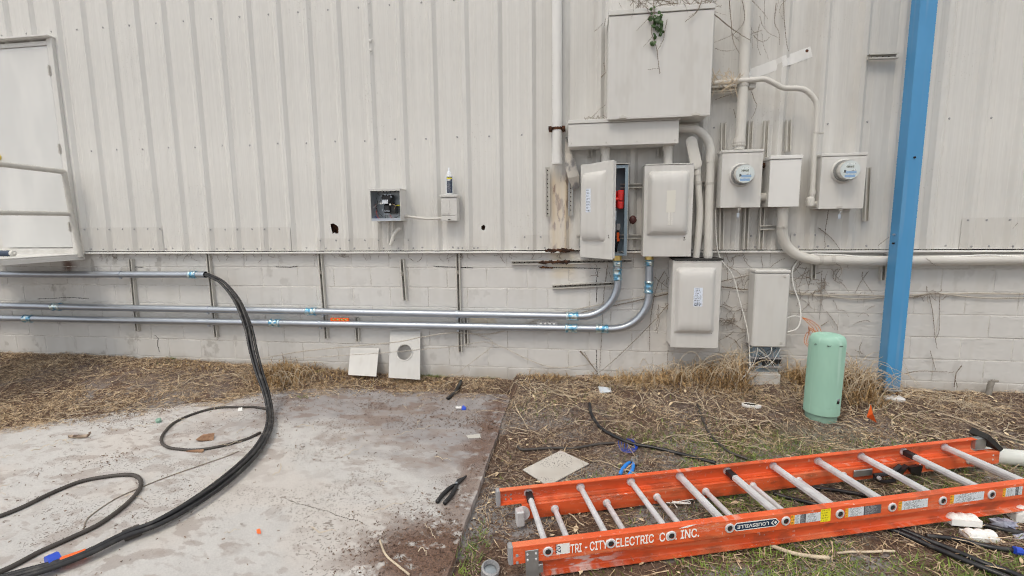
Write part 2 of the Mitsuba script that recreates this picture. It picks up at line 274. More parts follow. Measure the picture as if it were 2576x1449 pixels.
BR = [G(1290,1330,SZ)[:2].tolist(), G(1010,1345,SZ)[:2].tolist(), G(1100,1375,SZ)[:2].tolist()]
def c_slab(p, n, uv):
    a = fbm(p.x*1.1, p.y*1.4, 1., 4); b = fbm(p.x*13, p.y*13, 2., 4); g = noise(p.x*210, p.y*210, 3.)
    c = mix((.37,.36,.35), (.52,.508,.49), .15*a+.40*b+.45*g)
    c = mix(c, (.50,.44,.39), .28*smoothstep(.52,.72,fbm(p.x*2.3+5, p.y*2.3, 4., 3)))
    a2 = fbm(p.x*2.2+3, p.y*2.8, 5., 4); wet = smoothstep(-.30, .30, p.y+1.25+1.1*(a2-.5)+.55*smoothstep(-1.9, -.8, p.x))*smoothstep(-3.3, -2.5, p.x+.3*a2)
    c = mix(c, mix((.185,.17,.172), (.30,.285,.288), b), .85*wet)
    c = mix(c, (.17,.115,.09), .6*wet*smoothstep(.5,.66,fbm(p.x*6, p.y*9, 15., 4)))
    st = smoothstep(.56,.66, fbm(p.x*8, p.y*12, 7., 5))*(.4+.6*smoothstep(.35,.6,fbm(p.x*1.5,p.y*1.9,2.,3)))
    c = mix(c, (.25,.205,.18), .5*st)
    sk = smoothstep(.58,.72, fbm(p.x*16-p.y*3, p.y*34+p.x*9, 7., 4))*smoothstep(.40,.6, fbm(p.x*2., p.y*2.6, 12., 3))
    c = mix(c, (.22,.165,.14), .32*sk)
    sp = smoothstep(.74,.80, noise(p.x*130+9*noise(p.x*7,p.y*7), p.y*120, 5.))*smoothstep(.46,.66, fbm(p.x*3.6, p.y*3.6, 8., 4))
    c = mix(c, (.10,.075,.062), .6*sp)
    br = dr.maximum(dr.maximum(1-smoothstep(.10,.48, dr.sqrt(dr.square((p.x-BX[0])*.8)+dr.square(p.y-BX[1]))), 0.7*(1-smoothstep(.02,.2, dr.abs(p.x-slab_edge(p.y)+.07)))), 0.)
    br = br*smoothstep(.40, .62, fbm(p.x*19, p.y*19, 6., 4)+.22*br)
    c = mix(c, mix((.05,.022,.014), (.17,.085,.05), g), .9*br)
    e = 1-smoothstep(.0, .05, dr.abs(p.z-.0))
    c = mix(c, (.26,.235,.205), e)
    cr = dr.abs(p.y-CK[1]-(p.x-CK[0])*CK[2]-.018*(noise(p.x*14,2.)-.5)-.006*(noise(p.x*60,1.)-.5))
    c = mix(c, (.06,.045,.035), (1-smoothstep(.0012,.0034,cr))*smoothstep(CK[0]-.02, CK[0]+.05, p.x)*(1-smoothstep(CK[3]-.1, CK[3], p.x)))
    return c
BX = G(1075,1392,SZ)[:2].tolist(); _k0, _k1 = G(720,1255,SZ), G(940,1325,SZ)
CK = [float(_k0[0]), float(_k0[1]), float((_k1[1]-_k0[1])/(_k1[0]-_k0[0])), float(_k1[0])]
prin('m_slab', proc(c_slab), .85, spec=.25, bump=lambda p,n,uv: .004*fbm(p.x*30, p.y*30, p.z*30, 4)+.010*fbm(p.x*3, p.y*3, 1., 2), eps=3e-3)
_e = [(slab_edge(y)+.003*math.sin(y*9)+.002*math.sin(y*31+1), y) for y in np.linspace(SE0[1], -6.2, 60)]
_sp = Polygon([(-9.5,-6.2), (-9.5, SE0[1])]+_e)
sl = trimesh.creation.extrude_polygon(_sp, .25, engine='earcut'); sl.apply_translation((0,0,SZ-.25))
scene['concrete_slab'] = mikit.ply(sl, 'm_slab')
labels['concrete_slab'] = {'label': 'weathered pale grey concrete slab with brown stains by the wall', 'category': 'pavement', 'kind': 'structure'}

# ------------------------------------------------------------------ building
BLD = thing('metal_building', 'long beige ribbed metal building on a painted concrete block base', 'building')
ZT = 1.409                                                        # underside of the base trim
RP, RO, YS = .3124, .134, -.030
def prof(x0, x1, off=0.0):
    """the sheet's outer face from x0 to x1: [(x, y)]"""
    pts = [(x0, None), (x1, None)]; feats = []
    for n in range(int((x0-RO)/RP)-2, int((x1-RO)/RP)+3):
        c = RO+n*RP
        for dx, dy in ((-.052,0),(-.018,-.031),(.018,-.031),(.052,0),(.090,0),(.102,-.0016),(.114,-.0016),(.126,0),(.186,0),(.198,-.0016),(.210,-.0016),(.222,0)):
            feats.append((c+dx, dy))
    feats.sort(); fx, fy = np.array(feats).T
    xs = np.r_[x0, fx[(fx > x0+1e-4) & (fx < x1-1e-4)], x1]
    return np.c_[xs, YS+np.interp(xs, fx, fy)-off]
def sheet(x0, x1, z0, z1, off=0.0, th=.0016):
    q = prof(x0, x1, off); poly = np.vstack([q, q[::-1]+[0, th]])
    return prism(poly, z1-z0, (0,0,z0), (1,0,0), (0,1,0), (0,0,1))
h0 = P(842, 575, -.03); h1 = P(1215, 572, -.03)
def ragged(c, pts, sc):
    poly = [(c[0]+x*sc, c[2]+z*sc) for x, z in pts]
    return prism(poly, .2, (0,.1,0), (1,0,0), (0,0,1), (0,-1,0))
holes = [ragged(h0, [(-.5,.55),(-.1,.62),(.15,.45),(.35,.35),(.5,.05),(.45,-.55),(.1,-.62),(.0,-.45),(-.3,-.6),(-.42,-.1)], .085),
         ragged(h1, [(-.3,.3),(.2,.5),(.45,.2),(.35,-.4),(0,-.6),(-.35,-.3)], .05)]
ZTOP = 4.9
x = RO-RP*30+.06; k = 0
while x < 8.2:
    x1 = x+3*RP; s = sheet(x, x1+.012, ZT+.025, ZTOP, .0018*(k % 2))
    for hc, hm in zip((h0, h1), holes):
        if x-.1 < hc[0] < x1+.1: s = cut(s, hm)
    add('siding_panel', s, 'm_siding', BLD); x = x1; k += 1
XL, XR2 = RO-RP*30+.06, x
add('base_trim', cat_([box(XL, XR, -.076, .03, ZT, ZT+.017, .002), box(XR+.19, 2.66, -.076, .03, ZT, ZT+.017, .002), box(2.78, XR2, -.076, .03, ZT, ZT+.017, .002)]), prin('m_trim', (.62,.615,.595), .4), BLD)
add('back_panel', box(XL, XR2, .035, .07, ZT+.012, ZTOP, 0), 'm_rust', BLD)
add('roof', hullm([(XL-.2,-.25,ZTOP),(XR2+.2,-.25,ZTOP),(XL-.2,-.25,ZTOP+.1),(XR2+.2,-.25,ZTOP+.1),(XL-.2,10,ZTOP+1.2),(XR2+.2,10,ZTOP+1.2),(XL-.2,10,ZTOP+1.3),(XR2+.2,10,ZTOP+1.3)]), 'm_siding', BLD)
for xx in (XL, XR2): add('end_wall', box(xx-.03, xx+.03, .0, 10, -.2, ZTOP, 0), 'm_siding', BLD)
BW = add('block_wall', box(XL, XR2, .0032, .11, -.35, ZT+.01, 0), 'm_mortar', BLD)
def blk(w, h, s):
    r = np.random.default_rng(s); g = .0028
    b = box(g, w-g, 0, .03, g, h-g, .004); b.vertices += np.where(b.vertices[:, 1:2] < .02, [[0,1,0]], 0)*(r.random((len(b.vertices),1))-.5)*.002; return b
BK = [mikit.ply(blk(.4064, .2032, s), 'm_block') for s in range(4)]; BT = [mikit.ply(blk(.4064, .149, s+9), 'm_block') for s in range(3)]
for c in range(7):
    z = 1.26-.2032*c if c else 1.26; odd = c % 2
    for i in range(-20, 23):
        x = -.942+.4064*i+(.2032 if not odd else 0)
        if not (XL-.3 < x < XR2): continue
        zz = 1.26 if c == 0 else 1.26-.2032*c
        src = BT[int(rng.integers(3))] if c == 0 else BK[int(rng.integers(4))]
        scene[key(BW+'__concrete_block')] = {**src, 'to_world': mi.ScalarTransform4f().translate([x, float(rng.normal(0,.0008)), zz])}
add('crack', cat_([tube([P(a,b,-.0015) for a, b in pts], .0028, 5, 0) for pts in (
    [(95,752),(140,750),(172,748),(205,750),(224,751)], [(335,671),(360,673)], [(694,671),(730,672),(750,669)], [(1090,669),(1112,671),(1148,672),(1190,674)],
    [(1365,672),(1400,673),(1440,674),(1500,675),(1512,676)], [(1501,676),(1503,692),(1500,705),(1502,720),(1500,760)], [(390,843),(398,850),(396,868),(401,885)], [(1500,880),(1502,940),(1499,970)])]), 'm_dark', BW)
# closure patches with their screws
prin('m_patch_panel', proc(lambda p,n,uv: mix(c_siding(p,n,uv), (.47,.455,.425), .30+.3*noise(p.x*26,p.z*1.1,3.))), .45)
PT = [((210,573),(413,632)), ((527,573),(738,632)), ((803,600),(1033,632)), ((1146,619),(1225,632)), ((1312,591),(1380,632)), ((1990,585),(2075,630)), ((2420,548),(2600,628)), ((1880,588),(1900,630))]
scr = []
def screw(x, z, y): scr.append(lathe([(0,0),(.0095,0),(.0095,.002),(.006,.003),(.006,.006),(.004,.0075),(0,.0075)], (x, y, z), (0,-1,0), 8))
def ysurf(x): q = prof(x-.001, x+.001); return float(q[0,1])
for (a0, b0), (a1, b1) in PT:
    A, B = P(a0, b0, -.035), P(a1, b1, -.035); z1 = A[2]; xa, xb = A[0], B[0]
    add('patch_panel', sheet(xa, xb, ZT+.027, z1, .009, .0016), 'm_patch_panel', BLD)
    for xx in np.arange(xa+.03, xb-.005, RP/2):
        screw(xx, z1-.02, ysurf(xx)-.009); screw(xx+.04, ZT+.05, ysurf(xx+.04)-.009)
for n in range(-30, 26):
    c = RO+n*RP; dx = -.085 if c < .9 else .08
    for zz in (2.52+.004*math.sin(n*3), 3.755): screw(c+dx, zz, ysurf(c+dx))
    screw(c+.155, ZT+.055, ysurf(c+.155))
add('screws', cat_(scr), 'm_grey', BLD, kind='stuff')
add('sealant_blobs', cat_([trimesh.creation.icosphere(2, r).apply_transform(np.diag([1,.5,1,1])).apply_translation(P(a,b,-.058)) for a, b, r in
    ((926,26,.008),(929,60,.011),(930,103,.018),(936,98,.008),(933,126,.014),(935,133,.008),(928,8,.007))]), 'm_siding', BLD, smooth=True, kind='stuff')
add('rust_scab', cat_([hullm(P(1412,630,-.075)+V(.02*i-.12,0,0)+rng.normal(0,1,(14,3))*[.02,.006,.010+.003*math.sin(i)]) for i in range(12)]), 'm_rust', BLD, label='flaking dark rust along the trim below the white conduit', kind='stuff')
# door
ZB = float(P(190, 640, -.05)[2])
def dpt(x, y): return P(x, y, -.075)
TR_, BR_ = dpt(122,116), dpt(182,622)
dx1, dz1, dz0 = float((TR_[0]+BR_[0])/2), float(TR_[2]), float(BR_[2])
DR = add('door', box(dx1-.92, dx1, -.082, -.040, dz0, dz1, .002), prin('m_door', proc(lambda p,n,uv: mix((.545,.55,.54), (.61,.612,.598), smoothstep(.3,.7,fbm(p.x*3.2, p.z*1.1, 2., 4)))), .35, spec=.5), BLD)
for a, b in ((127,178),(152,375),(181,570)):
    q = dpt(a, b); add('hinge', cat_([tube([(dx1+.008,-.098,q[2]-.05),(dx1+.008,-.098,q[2]+.05)], .007, 8, 0)]+[box(dx1-.012,dx1+.024,-.094,-.088,q[2]-.05+.034*i,q[2]-.022+.034*i,.001) for i in range(3)]), 'm_strut', DR)
add('knob', lathe([(0,0),(.03,0),(.03,.005),(.012,.008),(.012,.03),(.028,.04),(.030,.055),(.02,.07),(0,.072)], P(-2,396,-.083), (0,-1,0)), 'm_brass', DR, smooth=40)
fw = .10
add('door_frame', cat_([box(dx1+.006, dx1+.006+.055, -.088, -.02, dz0-.09, dz1+.075), box(dx1+.061, dx1+.085, -.10, -.02, dz0-.09, dz1+.09), box(dx1-.98, dx1+.006, -.088, -.02, dz1+.006, dz1+.05),
    box(dx1-1.1, dx1+.095, -.150, -.02, dz1+.075, dz1+.088, .002), box(dx1-.98, dx1+.006, -.087, -.02, dz0-.12, dz0-.012)]), 'm_siding', BLD)
add('corner_trim', box(P(160,300,-.06)[0], P(172,300,-.06)[0], -.068, -.03, ZT+.02, ZTOP, .003), 'm_siding', BLD) if False else None

# ------------------------------------------------------------------ landing with handrail
LD = thing('entry_landing', 'beige metal landing with pipe handrail below the door', 'landing')
lx = -5.47; lz = float(P(207, 638, -.06)[2])
add('deck', box(lx-1.25, lx, -1.75, -.07, lz-.012, lz, .002), 'm_equip', LD)
add('side_beam', cat_([box(lx-.006, lx+.004, -1.76, -.07, lz-.065, lz-.014, .002), box(lx-.05, lx-.008, -1.76, -.07, lz-.065, lz-.058, .001)]), 'm_equip', LD)
add('front_beam', box(lx-1.25, lx-.008, -1.76, -1.74, lz-.065, lz-.014, .002), 'm_equip', LD)
for xx in (lx-.06, lx-1.2):
    add('leg', box(xx-.025, xx+.025, -1.70, -1.65, .0, lz-.066, .003), 'm_equip', LD)
a, b = P(161,432,-.16), P(202,636,-.12); c = PX(0,413,a[0]); d = P(178,538,-.14); e = PX(0,535,d[0])
add('post', tube([b-V(0,0,.04), b, (a+b)/2+V(-.012,0,.0), a+V(.004,0,-.06), a], .025, 14), 'm_strut', LD, smooth=40)
ext = lambda p, q, t: p+(q-p)*t
add('top_rail', tube([a, c, ext(a,c,2.2)], .026, 14, 0), 'm_strut', LD, smooth=40)
add('middle_rail', tube([d, e, ext(d,e,2.2)], .024, 14, 0), 'm_strut', LD, smooth=40)
t2 = ext(a,c,2.2); add('post', tube([t2, (t2[0]+.05, t2[1], lz-.04)], .021, 14, 0), 'm_equip', LD, smooth=40)
# sealant tube lying on the deck
q0 = P(20, 641, -.50); q0[2] = lz+.031
TB = thing('sealant_tube', 'dark tube with cream end lying on the landing deck', 'tube')
add('body', tube([q0+V(-.25,0,0), q0+V(.055,0,0)], .030, 18, 0), 'm_navy', TB, smooth=40)
add('cap', lathe([(0,0),(.031,0),(.031,.018),(.026,.026),(.010,.03),(.006,.05),(0,.05)], q0+V(.052,0,0), (1,0,0)), 'm_pvc', TB, smooth=40)
# ------------------------------------------------------------------ struts
def channel(p0, p1, depth=.041, w=.041, lip=.0095, t=.0026):
    """a strut channel along p0-p1 whose open side faces the viewer's half space; p on its back face"""
    p0, p1 = np.array(p0, float), np.array(p1, float); L = np.linalg.norm(p1-p0); ez = (p1-p0)/L
    ey = V(0,-1,0); ex = np.cross(ey, ez); h = w/2
    q = [(-h,0),(h,0),(h,depth),(h-lip,depth),(h-lip,depth-.007),(h-lip+t,depth-.007),(h-t,depth-t),(h-t,t),(-h+t,t),(-h+t,depth-t),(-h+lip-t,depth-.007),(-h+lip,depth-.007),(-h+lip,depth),(-h,depth)]
    q = [(h,0),(h,depth),(h-lip,depth),(h-lip,depth-t),(h-t,depth-t),(h-t,t),(-h+t,t),(-h+t,depth-t),(-h+lip,depth-t),(-h+lip,depth),(-h,depth),(-h,0)]
    return prism(q, L, p0, ex, ey, ez)
def strut(a, b, label, Y=0.0, depth=.041, w=.041, mat='m_strut', holes=0, nut=None):
    k = thing('strut_channel', label, 'strut channel')
    p0, p1 = P(*a, Y-depth), P(*b, Y-depth); p0[1] = p1[1] = Y
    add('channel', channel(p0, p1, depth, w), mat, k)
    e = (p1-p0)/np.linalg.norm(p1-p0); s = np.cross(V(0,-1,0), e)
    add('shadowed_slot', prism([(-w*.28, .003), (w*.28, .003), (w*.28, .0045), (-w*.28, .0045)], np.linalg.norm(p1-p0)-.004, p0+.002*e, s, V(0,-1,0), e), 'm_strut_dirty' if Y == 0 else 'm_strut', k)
    if holes:
        L = np.linalg.norm(p1-p0)
        add('slots', cat_([disc(p0+e*t+V(0,-.0045,0), .0062, .001, (0,-1,0), 10) for t in np.arange(.03, L-.02, holes)]), 'm_dark', k)
    for n_ in (nut or []):
        q = p0+(p1-p0)*n_; add('nut', box(q[0]-.011, q[0]+.011, Y-depth-.006, Y-depth+.02, q[2]-.018, q[2]+.018), 'm_strut_dirty', k)
    return k
strut((326,652), (343,834), 'short vertical strut channel nearest the landing, behind three conduits')
strut((521,637), (542,849), 'vertical strut channel where the cut conduit ends and black cables leave it', nut=[.24])
strut((803,637), (820,853), 'long vertical strut channel crossing the two conduits above the orange level', nut=[.22])
strut((1010,652), (1018,757), 'short empty vertical strut channel high on the block wall between two long ones', nut=[.35])
strut((1150.5,637), (1157,887), 'long vertical strut channel right of the leaning meter cover', nut=[.19])
strut((896,800), (899,860), 'stub of strut channel below the low conduit above the leaning plates')
strut((1171,800), (1173,866), 'stub of strut channel beside the foot of the longest vertical channel')
strut((1286,661), (1590,657), 'horizontal strut channel with a rusted middle under the open switch', holes=.048)
a, b = P(1362,660,-.045), P(1428,659,-.045)
single('rust_crust', cat_([hullm(a+(b-a)*t+rng.normal(0,1,(12,3))*[.015,.004,.010]) for t in np.linspace(0,1,14)]+[hullm(P(1372,670,-.02)+(i*.02,0,-.012)+rng.normal(0,1,(10,3))*[.012,.004,.006]) for i in range(-2,4)]), 'm_rust', 'dark flaking rust on the horizontal strut channel', 'rust')
strut((1389,722), (1545,714), 'slightly tilted horizontal strut channel left of the first conduit bend', holes=.048)
strut((1377,420), (1377.5,545), 'perforated vertical strut channel left of the rusty stain', Y=-.064, depth=.021, holes=.040)
strut((1436,432), (1435,543), 'perforated vertical strut channel right of the rusty stain', Y=-.064, depth=.021, holes=.040, mat='m_galv_dull')
strut((1484,350), (1484,396), 'stub of vertical strut under the left end of the long trough', Y=-.062)
strut((1662,350), (1660,393), 'stub of vertical strut under the right end of the long trough', Y=-.062)
strut((1560,468), (1640,466), 'horizontal strut between the two upper switches, upper of two', Y=-.062)
strut((1450,596), (1640,595), 'horizontal strut between the two upper switches, lower of two', Y=-.062)
strut((1730,462), (1795,461), 'short horizontal strut behind the grey conduits, upper of two', Y=-.062)
strut((1730,596), (1782,596), 'short horizontal strut behind the grey conduits, lower of two', Y=-.062)
strut((1821,307), (1815,628), 'vertical strut behind the left side of the meter with the riser pipe', Y=-.062)
strut((1890,303), (1876,628), 'vertical strut with rusty slot just right of the riser pipe', Y=-.062, mat='m_strut')
strut((1930,302), (1914,628), 'vertical strut between the riser meter and the plain box', Y=-.062)
strut((1986,301), (1984,380), 'short vertical strut standing above the plain box', Y=-.062)
strut((2187,421), (2181,556), 'loose perforated vertical strut right of the far meter', Y=-.064, holes=.05)
strut((2188,141), (2262,139), 'short horizontal strut piece high beside the blue post', Y=-.062, holes=.045)
strut((1912,573), (1962,571), 'small horizontal strut holding the pipe below the plain box', Y=-.085)
strut((1790,225), (1880,219), 'rusty edged horizontal strut behind the riser pipe', Y=-.062, mat='m_strut')
strut((2049,640), (2047,702), 'stub of strut under the long horizontal pipe left of the post', depth=.041)
strut((2226,640), (2222,706), 'stub of strut behind the blue post under the pipe', depth=.041)
# formed metal strap following the ribs, rising to the right
A_, B_ = P(1885,186,-.07), P(2046,126,-.07)
n_ = 60; xs = np.linspace(A_[0], B_[0], n_); zs = np.linspace(A_[2], B_[2], n_); ys = np.array([ysurf(x) for x in xs])-.004
hw = .043; vv = np.concatenate([np.c_[xs-.010, ys, zs+hw], np.c_[xs+.012, ys, zs-hw]]); i = np.arange(n_-1)
fv = np.concatenate([np.c_[i, i+n_, i+n_+1], np.c_[i, i+n_+1, i+1]])
vb = vv.copy(); vb[:,1] += .002
sm = trimesh.Trimesh(np.vstack([vv, vb]), np.vstack([fv, fv[:, ::-1]+2*n_]), process=False)
MS = thing('metal_strap', 'formed beige metal strap slanting up across the siding ribs', 'strap')
add('strap', sm, 'm_equip_pale', MS); add('rusty_screw', disc(P(2030,128,-.073), .012, .004), 'm_rust', MS)

# ------------------------------------------------------------------ conduits
def band(c, ax, r, L, grooves=3):
    """a compression coupling: ribbed sleeve about c along ax"""
    pr = [(r-.006,-L/2),(r+.002,-L/2)]
    for t in np.linspace(-L/2, L/2, 25):
        s = abs(t)/(L/2); pr.append((r+.0035+.007*math.exp(-((s-.78)/.14)**2)+.002*math.exp(-(s/.2)**2), t))
    pr += [(r+.002,L/2),(r-.006,L/2)]
    return lathe(pr, c, ax, 24)
EX = V(1,0,0); EZ = V(0,0,1)
def elbow(p_end, corner, p_up, R, n=12):
    """points from p_end to p_up that turn at corner with radius R"""
    d0 = (corner-p_end)/np.linalg.norm(corner-p_end); d1 = (p_up-corner)/np.linalg.norm(p_up-corner)
    ang = math.acos(np.clip(d0@d1,-1,1)); T = R*math.tan(ang/2); s = corner-d0*T; e = corner+d1*T
    nrm = d1-d0*(d0@d1); nrm /= np.linalg.norm(nrm); c = s+nrm*R
    arc = [c+R*(-math.cos(t)*nrm+math.sin(t)*d0) for t in np.linspace(0, ang, n+1)]
    return [p_end]+arc+[p_up]
RC, YC = .0355, -.080
def clamp(c, ax, r):
    return cat_([lathe([(r,-.014),(r+.003,-.014),(r+.003,.014),(r,.014)], c, ax, 20), box(c[0]-.012,c[0]+.012,c[1]-.02,c[1]+.0,c[2]-r-.016,c[2]-r,.002)])
# upper, cut conduit
C1 = thing('steel_conduit', 'short upper galvanized conduit with black cables coming out of its open end', 'conduit')
e1 = P(517,691,YC); s1 = P(0,690,YC); s1 = e1+(s1-e1)*1.5
out = tube([s1, e1], RC, 24, 0, cap=False)
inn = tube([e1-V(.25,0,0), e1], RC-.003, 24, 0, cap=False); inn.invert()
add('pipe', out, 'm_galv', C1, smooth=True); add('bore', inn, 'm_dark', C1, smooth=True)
add('rim', lathe([(RC-.003,-.002),(RC,-.002),(RC,.001),(RC-.003,.001)], e1, (1,0,0), 24), 'm_galv', C1)
add('coupling', band(P(486,691,YC), (1,0,0), RC, .09), 'm_zinc_blue', C1, smooth=40); add('clamp', clamp(P(304,690,YC), (1,0,0), RC), 'm_galv', C1)
def run(label, left, corner, up, R, bands, clamps, vb):
    k = thing('steel_conduit', label, 'conduit')
    l, c, u = P(*left, YC), P(*corner, YC), P(*up, YC-.03 if False else YC)
    l = c+(l-c)*1.25
    pts = elbow(l, c, u, R, 16); add('pipe', tube(pts, RC, 24, 0), 'm_galv', k, smooth=40)
    ax = (c-l)/np.linalg.norm(c-l)
    for x in bands:
        t = P(x, left[1], YC)[0]; q = l+(c-l)*((t-l[0])/(c[0]-l[0])); add('coupling', band(q, ax, RC, .118), 'm_zinc_blue', k, smooth=40)
    for x in clamps:
        t = P(x, left[1], YC)[0]; q = l+(c-l)*((t-l[0])/(c[0]-l[0])); add('clamp', clamp(q, ax, RC), 'm_galv', k)
    for x, y, L in vb: add('coupling', band(P(x, y, YC), (0,0,1), RC, L), 'm_zinc_blue', k, smooth=40)
    return k
run('upper of the two long galvanized conduits, bending up into the open switch', (0,769), (1556,797.5), (1553,640), .34, [142,783,1440], [523,812,1150], [(1553,690,.115),(1553,663,.06)])
run('lower long galvanized conduit carrying the orange level, bending up into the closed switch', (0,800), (1633,829), (1633,640), .34, [72,692,1437,1515], [525,806,1152], [(1632,722,.115),(1633,661,.06)])
add('fitting', lathe([(RC+.004,-.03),(RC+.004,.03),(RC-.004,.03),(RC-.004,-.03)], P(1553,650,YC), (0,0,1), 24), 'm_brass', 'steel_conduit_001', smooth=40)
add('fitting', lathe([(RC+.004,-.03),(RC+.004,.03),(RC-.004,.03),(RC-.004,-.03)], P(1633,649,YC), (0,0,1), 24), 'm_brass', 'steel_conduit_002', smooth=40)
# levels riding on the low conduit
prin('m_vial', (.50,.66,.20), .3)
def level(label, x0, x1, y, mat, frame_c):
    a, b = P(x0, y, YC), P(x1, y, YC); a[2] += .012; b[2] = a[2]-.004
    L = b[0]-a[0]; bar = box(a[0], b[0], YC-.012, YC+.012, a[2]-.020, a[2]+.020, .004)
    hs = [cat_([hullm([(a[0]+L*t-w/2+dx, YC-.03+dy, a[2]-.008+dz) for dx in (0,w) for dy in (0,.06) for dz in (0,.022)])]) for t, w in ((.17,.030),(.39,.034),(.62,.034),(.83,.030))]
    k = thing('torpedo_level', label, 'level'); add('body', cut(bar, *hs), mat, k)
    for t in (.17,.39,.62,.83): add('vial', tube([(a[0]+L*t-.010, YC, a[2]+.003), (a[0]+L*t+.010, YC, a[2]+.003)], 0.0085, 8, 0), 'm_vial' if mat != 'm_grey' else 'm_white', k)
level('small orange torpedo level resting on the low conduit', 832, 878, 807, 'm_orange_plain', 0)
level('small clear plastic level resting on the low conduit near its right couplings', 1352, 1402, 817, 'm_grey', 0)

# ------------------------------------------------------------------ wall boxes
def corners(c, Y):
    q = [P(x, y, Y) for x, y in c]                                # TL TR BL BR of the front face
    return (q[0][0]+q[2][0])/2, (q[1][0]+q[3][0])/2, (q[2][2]+q[3][2])/2, (q[0][2]+q[1][2])/2
def shell(x0, x1, z0, z1, Yb, Yf, t=.003):
    o = box(x0, x1, Yb, Yf, z0, z1, .003); return cut(o, box(x0+t, x1-t, Yb-t, Yf-.05, z0+t, z1-t, 0))
# large cabinet
CB = thing('electrical_cabinet', 'largest square beige cabinet high on the wall with dead vine on top', 'electrical cabinet')
x0,x1,z0,z1 = corners([(1533,27),(1799,8),(1527.3,298),(1785.7,287)], -.36)
add('body', box(x0+.004, x1-.004, -.05, -.345, z0, z1-.005), 'm_equip', CB)
add('cover', box(x0, x1, -.345, -.362, z0-.004, z1-.045, .004), 'm_equip', CB)
add('drip_lid', box(x0-.004, x1+.006, -.045, -.37, z1-.04, z1, .003), 'm_equip', CB)
add('bottom_lip', box(x0+.0, x1-.0, -.340, -.366, z0-.012, z0-.004, .002), 'm_equip', CB)
for f in (.15, .86): add('latch', cat_([box(x0+(x1-x0)*f-.03, x0+(x1-x0)*f+.03, -.362, -.378, z0-.010, z0+.010, .003), disc((x0+(x1-x0)*f,-.36,z0+.012), .012, .010)]), 'm_strut', CB)
# trough
WT = thing('wireway_trough', 'long low beige metal trough under the large cabinet', 'wireway')
x0,x1,z0,z1 = corners([(1429.5,309),(1709.7,297),(1429.7,370),(1706.3,358.3)], -.30); z1 += .02
add('body', box(x0+.004, x1-.004, -.058, -.287, z0, z1-.006), 'm_equip', WT)
add('cover', box(x0, x1, -.288, -.302, z0-.003, z1-.035, .003), 'm_equip', WT)
add('top_lid', box(x0-.003, x1+.010, -.05, -.31, z1-.032, z1, .003), 'm_equip', WT)
for f in (.03, .35, .63, .965): add('screw', disc((x0+(x1-x0)*f, -.302, z0+.025), .006, .004, n=10), 'm_strut', WT)
# nipples between trough and switches
for nm, (ax, ay), (bx, by) in (('left', (1523,372), (1523,415)), ('right', (1680,362), (1681,410))):
    a, b = P(ax, ay, -.17), P(bx, by, -.17); k = thing('pipe_nipple', f'short beige pipe between the trough and the {"open" if nm == "left" else "closed upper"} switch', 'pipe')
    add('pipe', tube([a+V(0,0,.03), b-V(0,0,.05)], .038, 20, 0), 'm_pvc', k, smooth=40); add('collar', tube([a+V(0,0,-.055), a+V(0,0,.02)], .043, 20, 0), 'm_pvc', k, smooth=40)
# safety switches
def dome(w, h, d, sx, flat=.55, nx=17, nz=27):
    """embossed bulge on a w x h face: flat front, top and bottom rolled, straight sloped sides"""
    s = np.linspace(-1, 1, nx); t = np.linspace(-1, 1, nz); S, T = np.meshgrid(s, t, indexing='ij')
    fz = np.where(np.abs(T) < .62, 1.0, np.sqrt(np.clip(1-((np.abs(T)-.62)/.38)**2, 0, 1)))
    e = np.clip((1-np.abs(S))/.16, 0, 1); fs = np.sqrt(np.clip(1-(1-e)**2, 0, 1)) if False else e
    xx = S*w/2*(1-.0*fz); zz = T*h/2; yy = -d*fz*fs
    v = np.stack([xx, yy, zz], -1).reshape(-1,3); i, j = np.meshgrid(np.arange(nx-1), np.arange(nz-1), indexing='ij'); a = i*nz+j
    return trimesh.Trimesh(v, np.concatenate([np.stack([a,a+nz,a+nz+1],-1).reshape(-1,3), np.stack([a,a+nz+1,a+1],-1).reshape(-1,3)]), process=False)
DOME = lambda w, h, d: dome(w, h, d, 1)
M4 = lambda o, ex, ey, ez: frame(o, ex, ey, ez)
def c_label(o, ex, ez, w, h, base, ink, rows, seed):
    o, ex, ez = [float(v) for v in o], [float(v) for v in ex], [float(v) for v in ez]
    def f(p, n, uv):
        dx, dy, dz = p.x-o[0], p.y-o[1], p.z-o[2]
        u = (dx*ex[0]+dy*ex[1]+dz*ex[2])/w; v = (dx*ez[0]+dy*ez[1]+dz*ez[2])/h
        r = dr.floor(v*rows); fr = v*rows-r
        on = dr.select((fr > .28) & (fr < .78) & (u > .08) & (u < .55+.4*cell_rand(r, seed)), smoothstep(.38, .5, noise(u*34, r*7.3, seed)), 0.)
        return mix(base, ink, on*.8)
    return f
nlab = [0]
def printed(parent, o, ex, ez, nrm, w, h, base=(.62,.68,.78), ink=(.05,.06,.1), rows=9, name='label', seed=1, t=.0008):
    """a printed sticker: o = lower left corner on the surface"""
    nlab[0] += 1; m = f'm_label_{nlab[0]}'; o, ex, ez, nrm = map(np.array, (o, ex, ez, nrm))
    prin(m, proc(c_label(o, ex, ez, w, h, base, ink, rows, seed)), .4)
    b = trimesh.creation.box(bounds=[[0,0,0],[w,h,t]]); b.apply_transform(frame(o, ex, ez, nrm)); add(name, b, m, parent)
